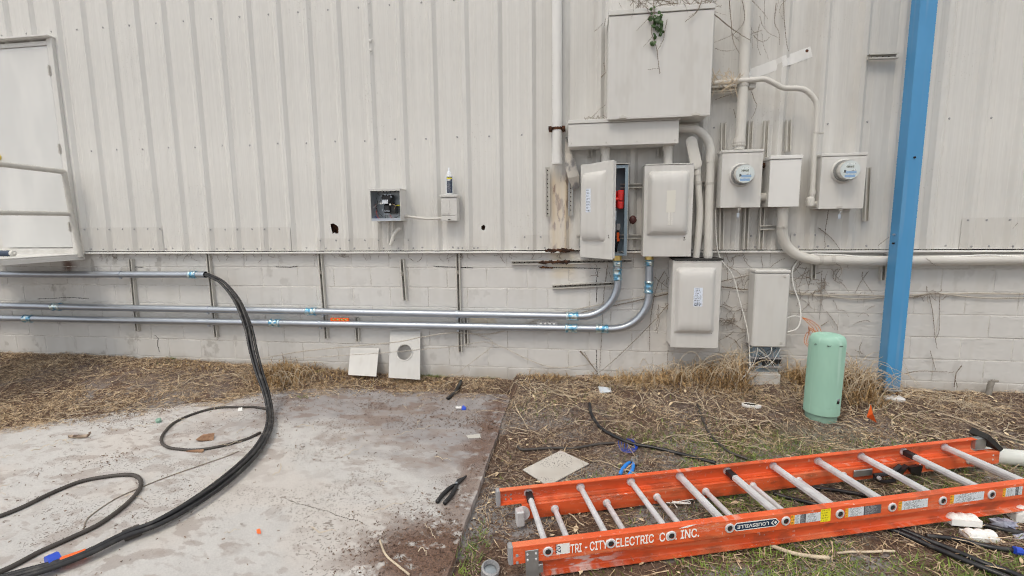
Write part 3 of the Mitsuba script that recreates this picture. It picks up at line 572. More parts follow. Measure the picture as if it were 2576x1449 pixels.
def switch(label, c, Yf, Yb, bulge, mark, door_only=False):
    k = thing('safety_switch', label, 'safety switch')
    x0,x1,z0,z1 = corners(c, Yf)
    add('box', box(x0+.006, x1-.010, Yb, Yf+.006, z0+.004, z1-.006), 'm_equip', k)
    D = add('door', box(x0, x1, Yf+.005, Yf-.012, z0, z1-.02, .003), 'm_equip', k)
    add('drip_edge', box(x0+.002, x1-.004, Yb, Yf-.016, z1-.016, z1-.011, .001), 'm_equip', k)
    bx0,bx1,bz0,bz1 = corners(bulge, Yf-.012)
    m = DOME(bx1-bx0, bz1-bz0, .05); m.apply_translation(((bx0+bx1)/2, Yf-.0122, (bz0+bz1)/2)); add('embossed_panel', m, 'm_equip', D, smooth=35)
    add('number', text(mark, .028, (x1-.075, Yf-.0121, z0+.25*(z1-z0)-.06), (1,0,0), (0,0,1)), 'm_dark', D)
    return k, (x0,x1,z0,z1), (bx0,bx1,bz0,bz1)
k2, B2, U2 = switch('closed safety switch with pale drip streak, right of the open one', [(1621.6,411),(1746,407.4),(1616.3,645.3),(1737.7,645.3)], -.26, -.064, [(1631,433),(1737,428),(1627,592),(1727,592)], '3')
add('pale_patch', box((U2[0]+U2[1])/2-.020, (U2[0]+U2[1])/2+.055, -.3232, -.3248, U2[2]+.36*(U2[3]-U2[2]), U2[2]+.70*(U2[3]-U2[2]), .0005),
    prin('m_patch', proc(lambda p,n,uv: mix((.60,.59,.54), (.62,.40,.16), smoothstep(.5,.72,fbm(p.x*40, p.z*25, 2., 3))*smoothstep(.02,.10,p.z-2.01))), .5), k2)
add('drip_streak', box((U2[0]+U2[1])/2-.004, (U2[0]+U2[1])/2+.034, -.3226, -.3238, U2[2]+.16*(U2[3]-U2[2]), U2[2]+.36*(U2[3]-U2[2]), .0004), prin('m_drip', proc(lambda p,n,uv: mix((.53,.52,.49), (.62,.61,.58), smoothstep(.4,.7,noise(p.x*140,p.z*5)))), .45), k2)
add('handle', cat_([box(B2[1]-.002, B2[1]+.022, -.20, -.17, B2[2]+.36, B2[2]+.60, .006), tube([(B2[1]+.004,-.185,B2[2]+.34),(B2[1]+.004,-.185,B2[2]+.45)], .018, 12, 0)]), 'm_strut_dirty', k2)
k3, B3, U3 = switch('lowest safety switch with paper label, hanging just above the dead straw', [(1692.6,654),(1816,653),(1685.6,873.7),(1804.9,875.5)], -.25, -.012, [(1700,673.5),(1801,672.5),(1695.5,838),(1794,839)], '2')
add('top_hood', box(B3[0]+.01, B3[1]+.012, -.01, -.27, B3[3]-.004, B3[3]+.010, .003), 'm_black_matt', k3)
lo = V(U3[0]+.44*(U3[1]-U3[0]), -.3125, U3[2]+.43*(U3[3]-U3[2])); lw, lh = .075, .165
printed(k3, lo, EX, EZ, V(0,-1,0), lw, lh, rows=11, seed=4, t=-.001)
add('off_mark', text('OFF', .021, lo+V(.006,-.0012,.006), (1,0,0), (0,0,1), bold=True, w=.062), 'm_navy', k3)
add('handle', box(B3[1]-.002, B3[1]+.020, -.19, -.16, B3[2]+.40, B3[2]+.68, .008), 'm_strut_dirty', k3)
# open switch
k1 = thing('safety_switch', 'open safety switch with its door ajar and red switch blades inside', 'safety switch')
Yf, Yb = -.26, -.064
x0,x1,z0,z1 = corners([(1463.5,415),(1582.7,417),(1461,643),(1576.5,643.3)], Yf); t = .003
add('box', cat_([box(x0,x0+t,Yb,Yf,z0,z1,0), box(x1-t,x1,Yb,Yf,z0,z1,0), box(x0+t,x1-t,Yb,Yf,z0,z0+t,0), box(x0+t,x1-t,Yb,Yf,z1-t,z1,0)]), 'm_equip', k1)
add('inner_wall', cat_([box(x0+t,x1-t,Yb-.004,Yb-.001,z0+t,z1-t,0), box(x1-t-.003,x1-t-.001,Yb-.01,Yf+.004,z0+t,z1-t,0), box(x0+t+.001,x0+t+.003,Yb-.01,Yf+.004,z0+t,z1-t,0), box(x0+t,x1-t,Yb-.01,Yf+.004,z1-t-.003,z1-t-.001,0)]), 'm_interior', k1)
add('rim', cat_([box(x1-.030,x1-.004,Yf-.002,Yf+.003,z0,z1,.001), box(x0+.01,x1-.031,Yf-.002,Yf+.003,z1-.028,z1,.001), box(x0+.01,x1-.031,Yf-.002,Yf+.003,z0,z0+.018,.001)]), 'm_interior', k1)
add('drip_edge', box(x0, x1+.006, Yb, Yf-.02, z1+.008, z1+.013, .001), 'm_equip', k1)
hx = x0-.004; ang = math.radians(51); ex = V(math.cos(ang), -math.sin(ang), 0); nr = V(-math.sin(ang), -math.cos(ang), 0)
ow = x1-x0+.010; dh0, dh1 = z0-.012, z1+.004; o = V(hx, Yf-.006, 0)
def dfr(m): m.apply_transform(frame(o, ex, -nr, EZ)); return m
D1 = add('door', dfr(box(0, ow, -.006, .010, dh0, dh1, .003)), 'm_equip', k1)
m = DOME(ow*.72, (dh1-dh0)*.73, .05); m.apply_translation((ow*.44, -.0062, dh0+(dh1-dh0)*.545)); add('embossed_panel', dfr(m), 'm_equip', D1, smooth=35)
add('edge_flange', dfr(box(ow-.006, ow, .010, .028, dh0+.01, dh1-.01, .001)), 'm_equip', D1)
lo = o+ex*(ow*.33)+nr*.0566+V(0,0,dh0+(dh1-dh0)*.49)
printed(D1, lo, ex, EZ, nr, .062, .20, rows=8, seed=9, t=.0008)
add('number', text('1', .028, o+ex*(ow*.87)+nr*.0065+V(0,0,dh0+.22*(dh1-dh0)), ex, (0,0,1)), 'm_dark', D1)
# the switch works
cx = P(1552,500,-.15)[0]; zc = P(1552,500,-.15)[2]
SM = add('switch_block', cat_([box(cx+.004+i*.0, cx+.060, -.20, -.075, zc-.085, zc+.075, .006) for i in (0,)]+[box(cx-.12, cx-.004, -.17, -.075, zc-.08, zc+.07, .006), tube([(cx-.14,-.19,zc-.005),(cx+.05,-.19,zc-.005)], .014, 10, 0), box(cx+.012, cx+.050, -.222, -.20, zc-.02, zc+.045, .006), box(cx+.012, cx+.050, -.222, -.20, zc-.095, zc-.03, .006)]), 'm_red', k1)
add('blade_plate', cat_([box(cx+.066, cx+.076, -.205, -.12, zc-.11, zc+.055, .003)]), 'm_brass', SM)
add('fuse', tube([(cx-.022,-.17,zc-.10),(cx-.022,-.17,zc-.20)], .020, 14, 0), 'm_label_1', k1, smooth=40)
for q in (.095, .205): add('fuse_cap', tube([(cx-.022,-.17,zc-q-.012),(cx-.022,-.17,zc-q+.012)], .021, 14, 0), 'm_galv', k1, smooth=40)
for a_ in ((cx+.0, cx+.034, zc-.285, zc-.225), (cx-.05, cx-.004, zc-.30, zc-.23), (cx-.035, cx-.01, zc+.09, zc+.13)): add('lug', box(a_[0], a_[1], -.18, -.125, a_[2], a_[3], .004), 'm_grey', k1)
for dx, top in ((-.045,-.29),(.012,-.28),(-.022,.12)):
    zz = zc+top; pts = [(cx+dx,-.15,zz),(cx+dx+.01,-.16,zz-.09),(cx+dx*.5,-.13,zc-.42),(cx+dx*.4,-.085,z0+.01)] if top < 0 else [(cx+dx,-.15,zz),(cx+dx-.012,-.14,zz+.09),(cx+dx-.04,-.12,zz+.2)]
    add('wire', tube(pts, .0105, 10), 'm_cable', k1, smooth=True)
add('orange_tape', cat_([tube([(cx+.014,-.155,zc-.305),(cx+.020,-.160,zc-.385)], .014, 10, 0), tube([(cx-.042,-.155,zc-.39),(cx-.036,-.160,zc-.45)], .013, 10, 0)]), 'm_orange_plain', k1)
add('bushing', lathe([(.030,0),(.045,0),(.045,.022),(.030,.022)], (P(1553,640,YC)[0], YC-.02, z0+.004), (0,0,1)), 'm_galv_dull', k1, smooth=40)
add('knockout', lathe([(.014,0),(.018,0),(.018,.003),(.014,.003)], P(1561,467,Yb-.004), (0,-1,0)), 'm_interior', k1)
# ------------------------------------------------------------------ meters and other boxes
def c_face(cx, cz, r):
    cx, cz, r = float(cx), float(cz), float(r)
    def f(p, n, uv):
        u, v = (p.x-cx)/r, (p.z-cz)/r
        c = mi.Color3f(.52,.58,.58)
        ins = lambda a, b, c_, d: (u > a) & (u < b) & (v > c_) & (v < d)
        c = dr.select(ins(-.40,.38,.22,.44), mi.Color3f(.16,.18,.16), c)
        c = dr.select(ins(-.34,.32,.27,.39), mix((.22,.25,.21), (.05,.06,.05), smoothstep(.45,.55,noise(u*26, v*9))), c)
        c = dr.select(ins(-.42,.66,-.40,-.14), mi.Color3f(.22,.36,.56), c)
        c = dr.select(ins(-.52,.55,-.80,-.54), mi.Color3f(.22,.37,.60), c)
        c = dr.select(ins(-.5,.5,.58,.66), mix((.72,.75,.74), (.35,.37,.38), smoothstep(.5,.6,noise(u*30, 3.))), c)
        c = dr.select(ins(.1,.62,-.13,-.03), mix((.72,.75,.74), (.15,.16,.17), smoothstep(.45,.55,noise(u*34, 8.))), c)
        c = dr.select(ins(-.62,-.40,-.30,.0), mi.Color3f(.05,.06,.07), c)
        return c
    return f
nm_ = [0]
def meter(parent, cx, cz, Y, r):
    """a glass-covered round meter on a cover at plane Y"""
    nm_[0] += 1
    M = add('meter', lathe([(r*1.14,0),(r*1.14,.012),(r*1.05,.022),(r*1.0,.022),(r,0)], (cx,Y,cz), (0,-1,0), 40), 'm_equip', parent, smooth=40)
    fm = prin(f'm_meter_face_{nm_[0]}', proc(c_face(cx, cz, r*.86)), .35)
    add('can', lathe([(r*.97,.0),(r*.97,.045),(r*.93,.05),(r*.93,.0)], (cx,Y,cz), (0,-1,0), 40), 'm_galv_dull', M, smooth=40)
    add('barrel', lathe([(0,.03),(r*.84,.03),(r*.84,.105),(0,.105)], (cx,Y,cz), (0,-1,0), 40), prin(f'm_meter_barrel_{nm_[0]}', proc(lambda p,n,uv: mix((.50,.49,.45), (.62,.61,.57), noise(p.x*60, p.z*60))), .4), M, smooth=40)
    add('face', lathe([(0,0),(r*.86,0),(r*.86,.003),(0,.003)], (cx,Y-.106,cz), (0,-1,0), 40), fm, M)
    add('glass', lathe([(r*.92,.048),(r*.92,.120),(r*.87,.134),(r*.5,.140),(0,.141)], (cx,Y,cz), (0,-1,0), 40), 'm_glass', M, smooth=40)
def hasp(parent, x, z, Y, loop=True):
    add('hasp', cat_([box(x-.03, x+.012, Y-.004, Y+.001, z+.006, z+.022, .001), lathe([(.007,-.003),(.011,-.003),(.011,.003),(.007,.003)], (x,Y-.008,z-.012), (0,-1,0), 12)]), 'm_strut', parent)
    add('seal_tag', cat_([tube([(x,Y-.010,z-.018),(x-.008,Y-.012,z-.045)], .0018, 6, 0), box(x-.018, x+.004, Y-.014, Y-.009, z-.085, z-.045, .003)]), 'm_galv', parent)
def mbox(label, c, Yf, Yb, m, hx):
    k = thing('meter_box', label, 'meter box'); x0,x1,z0,z1 = corners(c, Yf)
    add('box', box(x0+.003, x1-.003, Yb, Yf+.004, z0+.004, z1-.012), 'm_equip', k)
    add('cover', box(x0, x1, Yf+.003, Yf-.006, z0, z1-.028, .003), 'm_equip', k)
    add('top_cap', box(x0-.004, x1+.005, Yb, Yf-.010, z1-.022, z1, .003), 'm_equip', k)
    q = P(m[0], m[1], Yf-.006); meter(k, q[0], q[2], Yf-.006, .086)
    hasp(k, x0+(x1-x0)*hx, z0, Yf-.006); return k, (x0,x1,z0,z1)
mA, BA = mbox('beige meter box with the riser pipe entering its top', [(1816,379),(1919.6,374),(1812.3,523.5),(1912.6,521.5)], -.26, -.105, (1864,440), .47)
mB, BB = mbox('beige meter box nearest the blue post', [(2068.6,386),(2184.5,384.5),(2058.3,526),(2167.9,525)], -.24, -.062, (2121,430.5), .49)
JB = thing('junction_box', 'plain pale rectangular box between the two meter boxes', 'junction box')
x0,x1,z0,z1 = corners([(1938.7,391),(2016.9,390),(1932.2,521.3),(2010,519.8)], -.27)
add('box', box(x0+.003, x1-.003, -.105, -.262, z0+.004, z1-.01), 'm_equip', JB); add('cover', box(x0, x1, -.263, -.272, z0, z1-.035, .003), 'm_equip_pale', JB)
add('top_cap', box(x0-.004, x1+.006, -.105, -.28, z1-.03, z1, .003), 'm_equip_pale', JB)
add('rusty_bracket', box(x0-.075, x0+.0, -.16, -.11, z1-.085, z1-.045, .004), 'm_rust', JB, label='rusty bracket at the top left of the plain box')
add('side_nipple', tube([(x0-.11,-.18,z0+.09),(x0+.005,-.18,z0+.09)], .036, 18, 0), 'm_strut', JB, smooth=40)
# open contactor box
CT = thing('contactor_box', 'small open metal box with a black contactor and loose wires inside', 'control box')
z_ = lambda x, y: ((1000+x/5.176)*.89444, (440+y/5.176)*.89444)
Yf, Yb = -.235, -.064; x0,x1,z0,z1 = corners([z_(205,485),z_(650,480),z_(230,940),z_(655,940)], Yf); t = .003
add('box', cat_([box(x0,x0+t,Yb,Yf,z0,z1,0), box(x1-t,x1,Yb,Yf,z0,z1,0), box(x0+t,x1-t,Yb,Yf,z0,z0+t,0), box(x0-.008,x1+.006,Yb,Yf-.008,z1,z1+.010,.002), box(x0-.008,x1+.006,Yf-.008,Yf-.005,z1-.012,z1,.001)]), 'm_equip', CT)
add('inner_wall', cat_([box(x0+t,x1-t,Yb-.004,Yb-.001,z0+t,z1-t,0), box(x0+t+.0005,x0+t+.002,Yb-.005,Yf+.004,z0+t,z1-t,0), box(x1-t-.002,x1-t-.0005,Yb-.005,Yf+.004,z0+t,z1-t,0)]), 'm_zincbox', CT)
add('lower_lip', box(x0+.004,x1-.004,Yf+.0,Yf+.003,z0,z0+.026,.001), 'm_galv', CT)
q = lambda x, y, Y: P(*z_(x,y), Y)
c0, c1 = q(372,560,-.16), q(520,690,-.16); K = add('contactor', cat_([box(c0[0],c1[0],-.075,-.16,c1[2],c0[2],.006), box(c0[0]+.01,c1[0]-.008,-.16,-.185,c1[2]+.012,c0[2]-.05,.006), box(c0[0]+.015,c1[0]+.035,-.075,-.14,c1[2]-.09,c1[2]-.002,.006), box(c0[0]+.03,c1[0]-.02,-.14,-.165,c1[2]-.08,c1[2]-.01,.006)]), 'm_black', CT)
printed(K, V(c0[0]+.016,-.1855,c0[2]-.085), EX, EZ, V(0,-1,0), .062, .036, base=(.70,.74,.80), rows=3, seed=2)
rw = np.random.default_rng(3)
def pts_q(L, Y): return [q(x, y, Y+.02*rw.normal()) for x, y in L]
for L, m in (([(380,575),(340,560),(330,520),(400,500),(415,545)],'m_cable'), ([(470,555),(455,505),(500,490),(515,545)],'m_cable'), ([(560,520),(620,490),(640,560),(630,640)],'m_cable'), ([(375,640),(310,680),(300,740),(330,800)],'m_cable'),
    ([(400,690),(330,690),(270,740),(235,800)],'m_white'), ([(500,850),(520,900),(450,905),(330,890),(290,700)],'m_red'), ([(435,850),(425,905),(360,910)],'m_cable'), ([(470,855),(480,910),(560,900),(640,850),(635,740)],'m_cable'), ([(240,820),(330,905),(480,915),(560,905)],'m_blue_tape'), ([(535,690),(580,720),(560,770)],'m_straw'), ([(300,600),(320,690),(300,780),(400,880)],'m_cable')):
    add('wire', tube(pts_q(L, -.17), .0024, 6), m, CT)
for x, y in ((380,575),(433,556),(472,560),(512,556),(522,590)): add('terminal', disc(q(x,y,-.165), .008, .01, n=10), 'm_galv', CT)
for x, y in ((395,780),(433,795),(462,795),(490,795),(433,838),(462,838),(490,838)): add('terminal', disc(q(x,y,-.163), .007, .008, n=10), 'm_galv', CT)
for x, y in ((373,686),(503,700)): add('wire_nut', box(*[v for pr in zip(q(x-16,y+12,-.18), q(x+16,y-12,-.16)) for v in pr], .003), 'm_white', CT)
add('wire_nut', lathe([(0,0),(.007,0),(.004,.03),(0,.03)], q(640,712,-.14), (-1,0,0), 10), 'm_yellow', CT)
# conduits below it and to the little switch
for lab, L, r in (('straight stub of conduit under the open control box', [(473,945),(475,1265)], .0145), ('bent stub of conduit under the open control box, cut off at its end', [(538,945),(538,1080),(530,1150)], .0125)):
    k = thing('conduit_stub', lab, 'conduit'); add('pipe', tube([q(x,y,-.11) for x,y in L], r, 14), 'm_pvc', k, smooth=40); add('locknut', lathe([(0,0),(.024,0),(.024,.014),(0,.014)], q(L[0][0],962,-.11), (0,0,1), 8), 'm_strut', k)
single('conduit_offcut', tube([q(650,1045,-.10), q(600,1080,-.115), q(555,1150,-.125), q(535,1220,-.13), q(510,1290,-.13)], .0185, 16), 'm_pvc', 'loose flexible piece hooked behind the stubs under the control box', 'conduit', smooth=40)
FX = thing('flexible_conduit', 'sagging beige tube linking the control box to the small switch box', 'conduit')
add('tube', tube([q(735,870,-.13), q(850,885,-.135), q(1000,905,-.135), q(1120,908,-.13), q(1250,900,-.12)], .0115, 14), 'm_pvc', FX, smooth=40)
add('connector', cat_([tube([q(712,872,-.13), q(765,872,-.13)], .0165, 12, 0), tube([q(1225,902,-.12), q(1260,902,-.12)], .0155, 12, 0)]), 'm_strut', FX, smooth=40)
SB = thing('pull_out_switch', 'small beige outdoor switch box under the bottle', 'switch box')
x0,x1,z0,z1 = corners([z_(1238,555),z_(1480,555),z_(1250,938),z_(1485,938)], -.155)
add('box', box(x0+.004, x1-.004, -.060, -.145, z0, z1-.01), 'm_equip', SB); D_ = add('door', box(x0, x1-.004, -.146, -.156, z0+.052, z1-.028, .004), 'm_equip', SB)
add('raised_field', box(x0+.012, x0+.088, -.156, -.160, z0+.066, z1-.045, .003), 'm_equip', D_); add('lower_cover', box(x0, x1-.004, -.146, -.158, z0, z0+.048, .003), 'm_equip', SB)
add('top_cap', box(x0-.008, x1+.004, -.058, -.168, z1-.024, z1, .004), 'm_equip', SB); add('latch', box((x0+x1)/2-.012, (x0+x1)/2+.012, -.158, -.164, z0+.010, z0+.017, .001), 'm_dark', SB)
BT_ = thing('bottle', 'clear squeeze bottle with dark label and white nozzle standing on the small switch box', 'bottle')
bc = V((x0+x1)/2-.004, -.115, z1)
add('body', lathe([(0,0),(.034,0),(.037,.004),(.037,.170),(.030,.186),(.014,.194),(0,.194)], bc, (0,0,1), 28), prin('m_bottle', (.55,.57,.58), .25, spec=.6), BT_, smooth=40)
an = math.radians(-62); 
add('nozzle', lathe([(0,0),(.016,0),(.016,.022),(.010,.030),(.007,.036),(.0075,.052),(.003,.064),(0,.064)], bc+V(0,0,.192), (0,0,1), 20), prin('m_nozzle', (.72,.76,.82), .35), BT_, smooth=40)
def wrap(r, a0, a1, zz0, zz1, n=14):
    th = np.linspace(a0, a1, n); v = np.concatenate([np.c_[r*np.cos(th), r*np.sin(th), 0*th+zz] for zz in (zz0, zz1)]); i = np.arange(n-1)
    m = trimesh.Trimesh(v, np.concatenate([np.c_[i,i+1,i+1+n], np.c_[i,i+1+n,i+n]]), process=False); m.apply_translation(bc); return m
Lb = add('label', wrap(.0376, math.radians(-112), math.radians(-30), .016, .165), 'm_navy', BT_, smooth=True)
add('label_band', wrap(.0379, math.radians(-112), math.radians(-30), .148, .158), 'm_yellow', Lb, smooth=True)
for i_ in range(9): add('print_line', wrap(.0380, math.radians(-104), math.radians(-58+9*math.sin(i_*2.3)), .032+.0105*i_, .0355+.0105*i_), 'm_grey', Lb, smooth=True)
add('print_line', wrap(.0380, math.radians(-104), math.radians(-55), .130, .143), 'm_white', Lb, smooth=True)
# terminal box near the ground
TBX = thing('terminal_box', 'tall narrow beige cover over exposed telephone wires near the ground', 'terminal box')
x0,x1,z0,z1 = corners([(1900.8,679),(1991.5,680),(1891.2,870.3),(1974.7,877)], -.20)
add('cover', box(x0, x1, -.03, -.20, z0, z1-.03, .010), 'm_equip', TBX); add('cap', box(x0-.003, x1+.004, -.028, -.206, z1-.028, z1, .008), 'm_equip', TBX)
for f, g in ((.84,.92),(.85,.06)): add('bolt', disc((x0+(x1-x0)*f,-.2005,z0+(z1-z0)*g), .011, .006, n=14), 'm_strut', TBX)
IN = add('inner_case', box(x0+.03, x1-.03, -.04, -.15, .20, z0+.03, .004), 'm_interior', TBX)
add('terminal_strip', cat_([box(x0+.03+i*.028, x0+.05+i*.028, -.15, -.168, z0-.17+.02*math.sin(i*4), z0-.10, .003) for i in range(9)]), 'm_black', TBX)
add('strip_frame', cat_([box(x0+.01, x1-.01, -.14, -.172, z0-.118, z0-.102, .003), box(x0+.01, x1-.01, -.14, -.172, z0-.20, z0-.185, .003)]), 'm_grey', TBX)
rw = np.random.default_rng(11)
for i in range(16):
    a = V(rw.uniform(x0+.03,x1-.04), rw.uniform(-.2,-.16), z0+rw.uniform(-.02,.01)); b = V(rw.uniform(x0,x1), rw.uniform(-.22,-.17), z0-rw.uniform(.08,.2))
    add('wire', tube([a, (a+b)/2+rw.normal(0,.025,3)*[1,.4,1], b], .0022, 5), ['m_white','m_grey','m_cable','m_vine'][i % 4], TBX)
g0 = P(1884,980,-.22); add('base_cover', box(P(1884,950,-.22)[0], P(1964,950,-.22)[0], -.05, -.22, .10, P(1920,941,-.22)[2], .006), 'm_equip', TBX)

# ------------------------------------------------------------------ plastic pipes on the wall
def pipe(label, L, r, Y, mat='m_pvc', collars=(), sm=6, extra=0):
    k = thing('wall_conduit', label, 'conduit'); pts = [P(x, y, (Y if len(a)==0 else a[0])) for x, y, *a in L]
    if extra: pts = [pts[0]+(pts[0]-pts[1])/np.linalg.norm(pts[0]-pts[1])*extra]+pts
    add('pipe', tube(pts, r, 20, sm), mat, k, smooth=40)
    for (ax, ay), (bx, by), rr in collars: add('collar', tube([P(ax,ay,Y), P(bx,by,Y)], rr, 20, 0), mat, k, smooth=40)
    return k
k = pipe('white vertical pipe ending in a cap above the rusty stain', [(1401,0),(1401.5,200),(1401.5,410)], .044, -.125, 'm_equip_pale', [((1401.5,388),(1401.5,413),.049)], extra=.9)
cz = P(1401,324,-.125)
add('strap', cat_([lathe([(.044,-.012),(.047,-.012),(.047,.012),(.044,.012)], cz, (0,0,1), 20), box(cz[0]-.075,cz[0]-.046,-.17,-.06,cz[2]-.018,cz[2]+.018), box(cz[0]+.046,cz[0]+.075,-.17,-.06,cz[2]-.018,cz[2]+.018)]), 'm_rust', k, label='rusty strap round the white pipe')
k = pipe('beige conduit bending from the end of the trough straight down to the lowest switch', [(1700,323),(1720,323),(1752,327),(1776,347),(1787,378),(1787,420),(1785,483),(1783,560),(1781,650)], .036, -.16, collars=[((1787,388),(1787,408),.041),((1781,634),(1781,645),.040)])
add('strap', lathe([(.036,-.01),(.039,-.01),(.039,.01),(.036,.01)], P(1785,462,-.16), (0,0,1), 20), 'm_strut', k)
k = pipe('thinner bowed beige conduit rising to the long pull fitting', [(1753,430),(1757,480),(1760,530),(1757,590),(1751,648)], .029, -.17, collars=[((1752.5,418),(1753.5,440),.034)])
a, b = P(1739,357,-.20), P(1751,412,-.20); e = (b-a)/np.linalg.norm(b-a); s = np.cross(V(0,-1,0), e); L_ = np.linalg.norm(b-a)
slot = Point(0,0).buffer(.046, 12).union(Point(0,L_).buffer(.046, 12)).convex_hull; slot2 = Point(0,0).buffer(.036, 12).union(Point(0,L_).buffer(.036, 12)).convex_hull
F_ = add('pull_fitting', prism(slot2, .075, a+V(0,.078,0), s, e, V(0,-1,0)), 'm_pvc', k); add('fitting_cover', prism(slot, .010, a, s, e, V(0,-1,0)), 'm_pvc', F_); add('fitting_rim', prism(slot2, .004, a+V(0,-.0102,0), s, e, V(0,-1,0)), 'm_pvc', F_)
add('strap', lathe([(.029,-.014),(.033,-.014),(.033,.014),(.029,.014)], P(1755.5,460,-.17), (0,0,1), 20), 'm_strut', k)
k = pipe('thick beige riser pipe coming down from above into a meter box', [(1877.5,0),(1869,214),(1863,322),(1859,376)], .042, -.175, collars=[((1860.5,348),(1859,366),.049)], extra=.9)
cz = P(1869,214,-.175); add('strap', cat_([lathe([(.042,-.016),(.046,-.016),(.046,.016),(.042,.016)], cz, (0,0,1), 20), box(cz[0]+.046, cz[0]+.10, -.19,-.1, cz[2]-.03, cz[2]+.012)]), 'm_strut', k)
add('locknut', cat_([lathe([(.042,-.004),(.053,-.004),(.053,.004),(.042,.004)], P(1859.5,y,-.175), (0,0,1), 20) for y in (360,366)]), 'm_strut', k)
k = pipe('thin beige conduit running right from the large cabinet and turning down beside the far meter', [(1780,210.5),(1792,210),(1837,205.5),(1895,201),(1922,199),(1944,207.7),(1971,221),(2004,222.2),(2028,228),(2047,247),(2055,268),(2054,322),(2049.5,358),(2046,430),(2043,485),(2041,500)], .0215, -.205, collars=[((2044,478),(2042.5,490),.027)])
a = P(2040,506,-.205); add('elbow_fitting', cat_([box(a[0]-.035, a[0]+.022, -.235, -.17, a[2]-.05, a[2]+.035, .012), tube([a+V(.0,0,-.025), (BB[0]+.005, -.205+.03, a[2]-.025)], .025, 14, 0)]), 'm_pvc', k, smooth=40)
add('strap', cat_([lathe([(.0215,-.008),(.0245,-.008),(.0245,.008),(.0215,.008)], P(2053.5,335,-.205), (0,0,1), 16), box(P(2053.5,335,-.205)[0]+.02, P(2053.5,335,-.205)[0]+.06, -.21,-.195, P(2053.5,335,-.205)[2]-.008, P(2053.5,335,-.205)[2]+.008)]), 'm_strut', k)
k = pipe('thick beige pipe dropping from the plain box and running right behind the blue post', [(1969,520,-.19),(1968,545,-.18),(1967.5,583,-.15),(1973,608,-.13),(1985,626,-.12),(2012,644,-.11),(2050,653,-.10),(2090,654,-.10),(2230,656,-.09),(2400,654.5,-.09),(2576,653,-.09),(2700,652,-.09)], .043, -.14, collars=[((1969,523),(1969,535),.049)])
for x, y in ((2062,653.5),(2092,654)): add('strap', lathe([(.043,-.016),(.0465,-.016),(.0465,.016),(.043,.016)], P(x,y,-.10), (1,0,0), 20), 'm_strut', k)
add('strap', cat_([lathe([(.043,-.012),(.046,-.012),(.046,.012),(.043,.012)], P(1968,571,-.16), (0,0,1), 20), disc(P(1972,570,-.21), .010, .012, n=8)]), 'm_strut', k)
single('white_cable', tube([P(x,y,-.115) for x,y in ((2040,640),(2062,640),(2120,642),(2190,648),(2240,650),(2330,649),(2400,646),(2480,642),(2576,646),(2640,648))], .0065, 8), 'm_white', 'white cable lying along the top of the thick horizontal pipe', 'cable', smooth=True)
# blue post
PO = thing('steel_post', 'square bright blue steel post standing in front of the wall', 'post')
yf = -.30
xl = np.mean([P(2236,900,yf)[0], P(2313,0,yf)[0]]); xr = np.mean([P(2275,900,yf)[0], P(2358,0,yf)[0]])
add('column', box(xl, xr, yf, yf+(xr-xl), P(2240,980,yf)[2], 4.85, .005), 'm_blue', PO)
zb = P(2240,980,yf)[2]
add('base_plate', box(xl-.012, xr+.012, yf-.012, yf+(xr-xl)+.02, zb-.014, zb-.0006, .003), 'm_galv_dull', PO)
add('footing', box(xl-.03, xr+.02, yf-.06, yf+.2, .02, zb-.055, .012), 'm_equip_pale', PO)
for dx, dy in ((.02,.02),(.11,.02),(.02,.12),(.11,.12)): add('anchor_bolt', tube([(xl+dx,yf+dy,zb-.06),(xl+dx,yf+dy,zb-.0145)], .009, 8, 0), 'm_rust', PO)
add('bolt', disc(P(2300,396,yf-.0002), .008, .012, n=8), 'm_dark', PO)
for y in (590, 612): 
    zz = P(2240,y,yf+.05)[2]; add('side_bolt', tube([(xl-.016,yf+.05,zz),(xl+.002,yf+.05,zz)], .007, 8, 0), 'm_galv' if y == 590 else 'm_dark', PO)
# leaning plates
CP = thing('cover_plate', 'small plain pale cover plate leaning against the block wall', 'cover plate')
def lean(c, Yb, Yt):
    TL, TR, BL, BR = c; return [P(*TL,Yt), P(*TR,Yt), P(*BL,Yb), P(*BR,Yb)]
def slab4(q, t):
    q = np.array(q); n = np.cross(q[1]-q[0], q[2]-q[0]); n /= np.linalg.norm(n); n = n if n[1] < 0 else -n
    return hullm(np.vstack([q, q-n*t]))
add('plate', slab4(lean([(882,874.5),(953,876),(875.5,943),(946,947)], -.17, -.02), .012), 'm_equip', CP)
MC = thing('meter_cover', 'pale meter cover plate with a round hole leaning against the block wall', 'cover plate')
qq = lean([(981,834),(1057,833.5),(977.5,950),(1056,955)], -.19, -.025)
ctr = P(1018,886,-.085); n = np.cross(qq[1]-qq[0], qq[2]-qq[0]); n /= np.linalg.norm(n); n = n if n[1] < 0 else -n
ctr = qq[0]+(qq[1]-qq[0])*.5+(qq[2]-qq[0])*.455
R_ = np.linalg.norm(qq[1]-qq[0])*.245
add('plate', cut(slab4(qq, .014), lathe([(0,-.1),(R_,-.1),(R_,.1),(0,.1)], ctr, n, 48)), 'm_equip', MC)
add('ring', lathe([(R_-.002,-.012),(R_+.008,-.0),(R_+.008,.006),(R_-.002,.004)], ctr, n, 48), 'm_equip', MC, smooth=40)

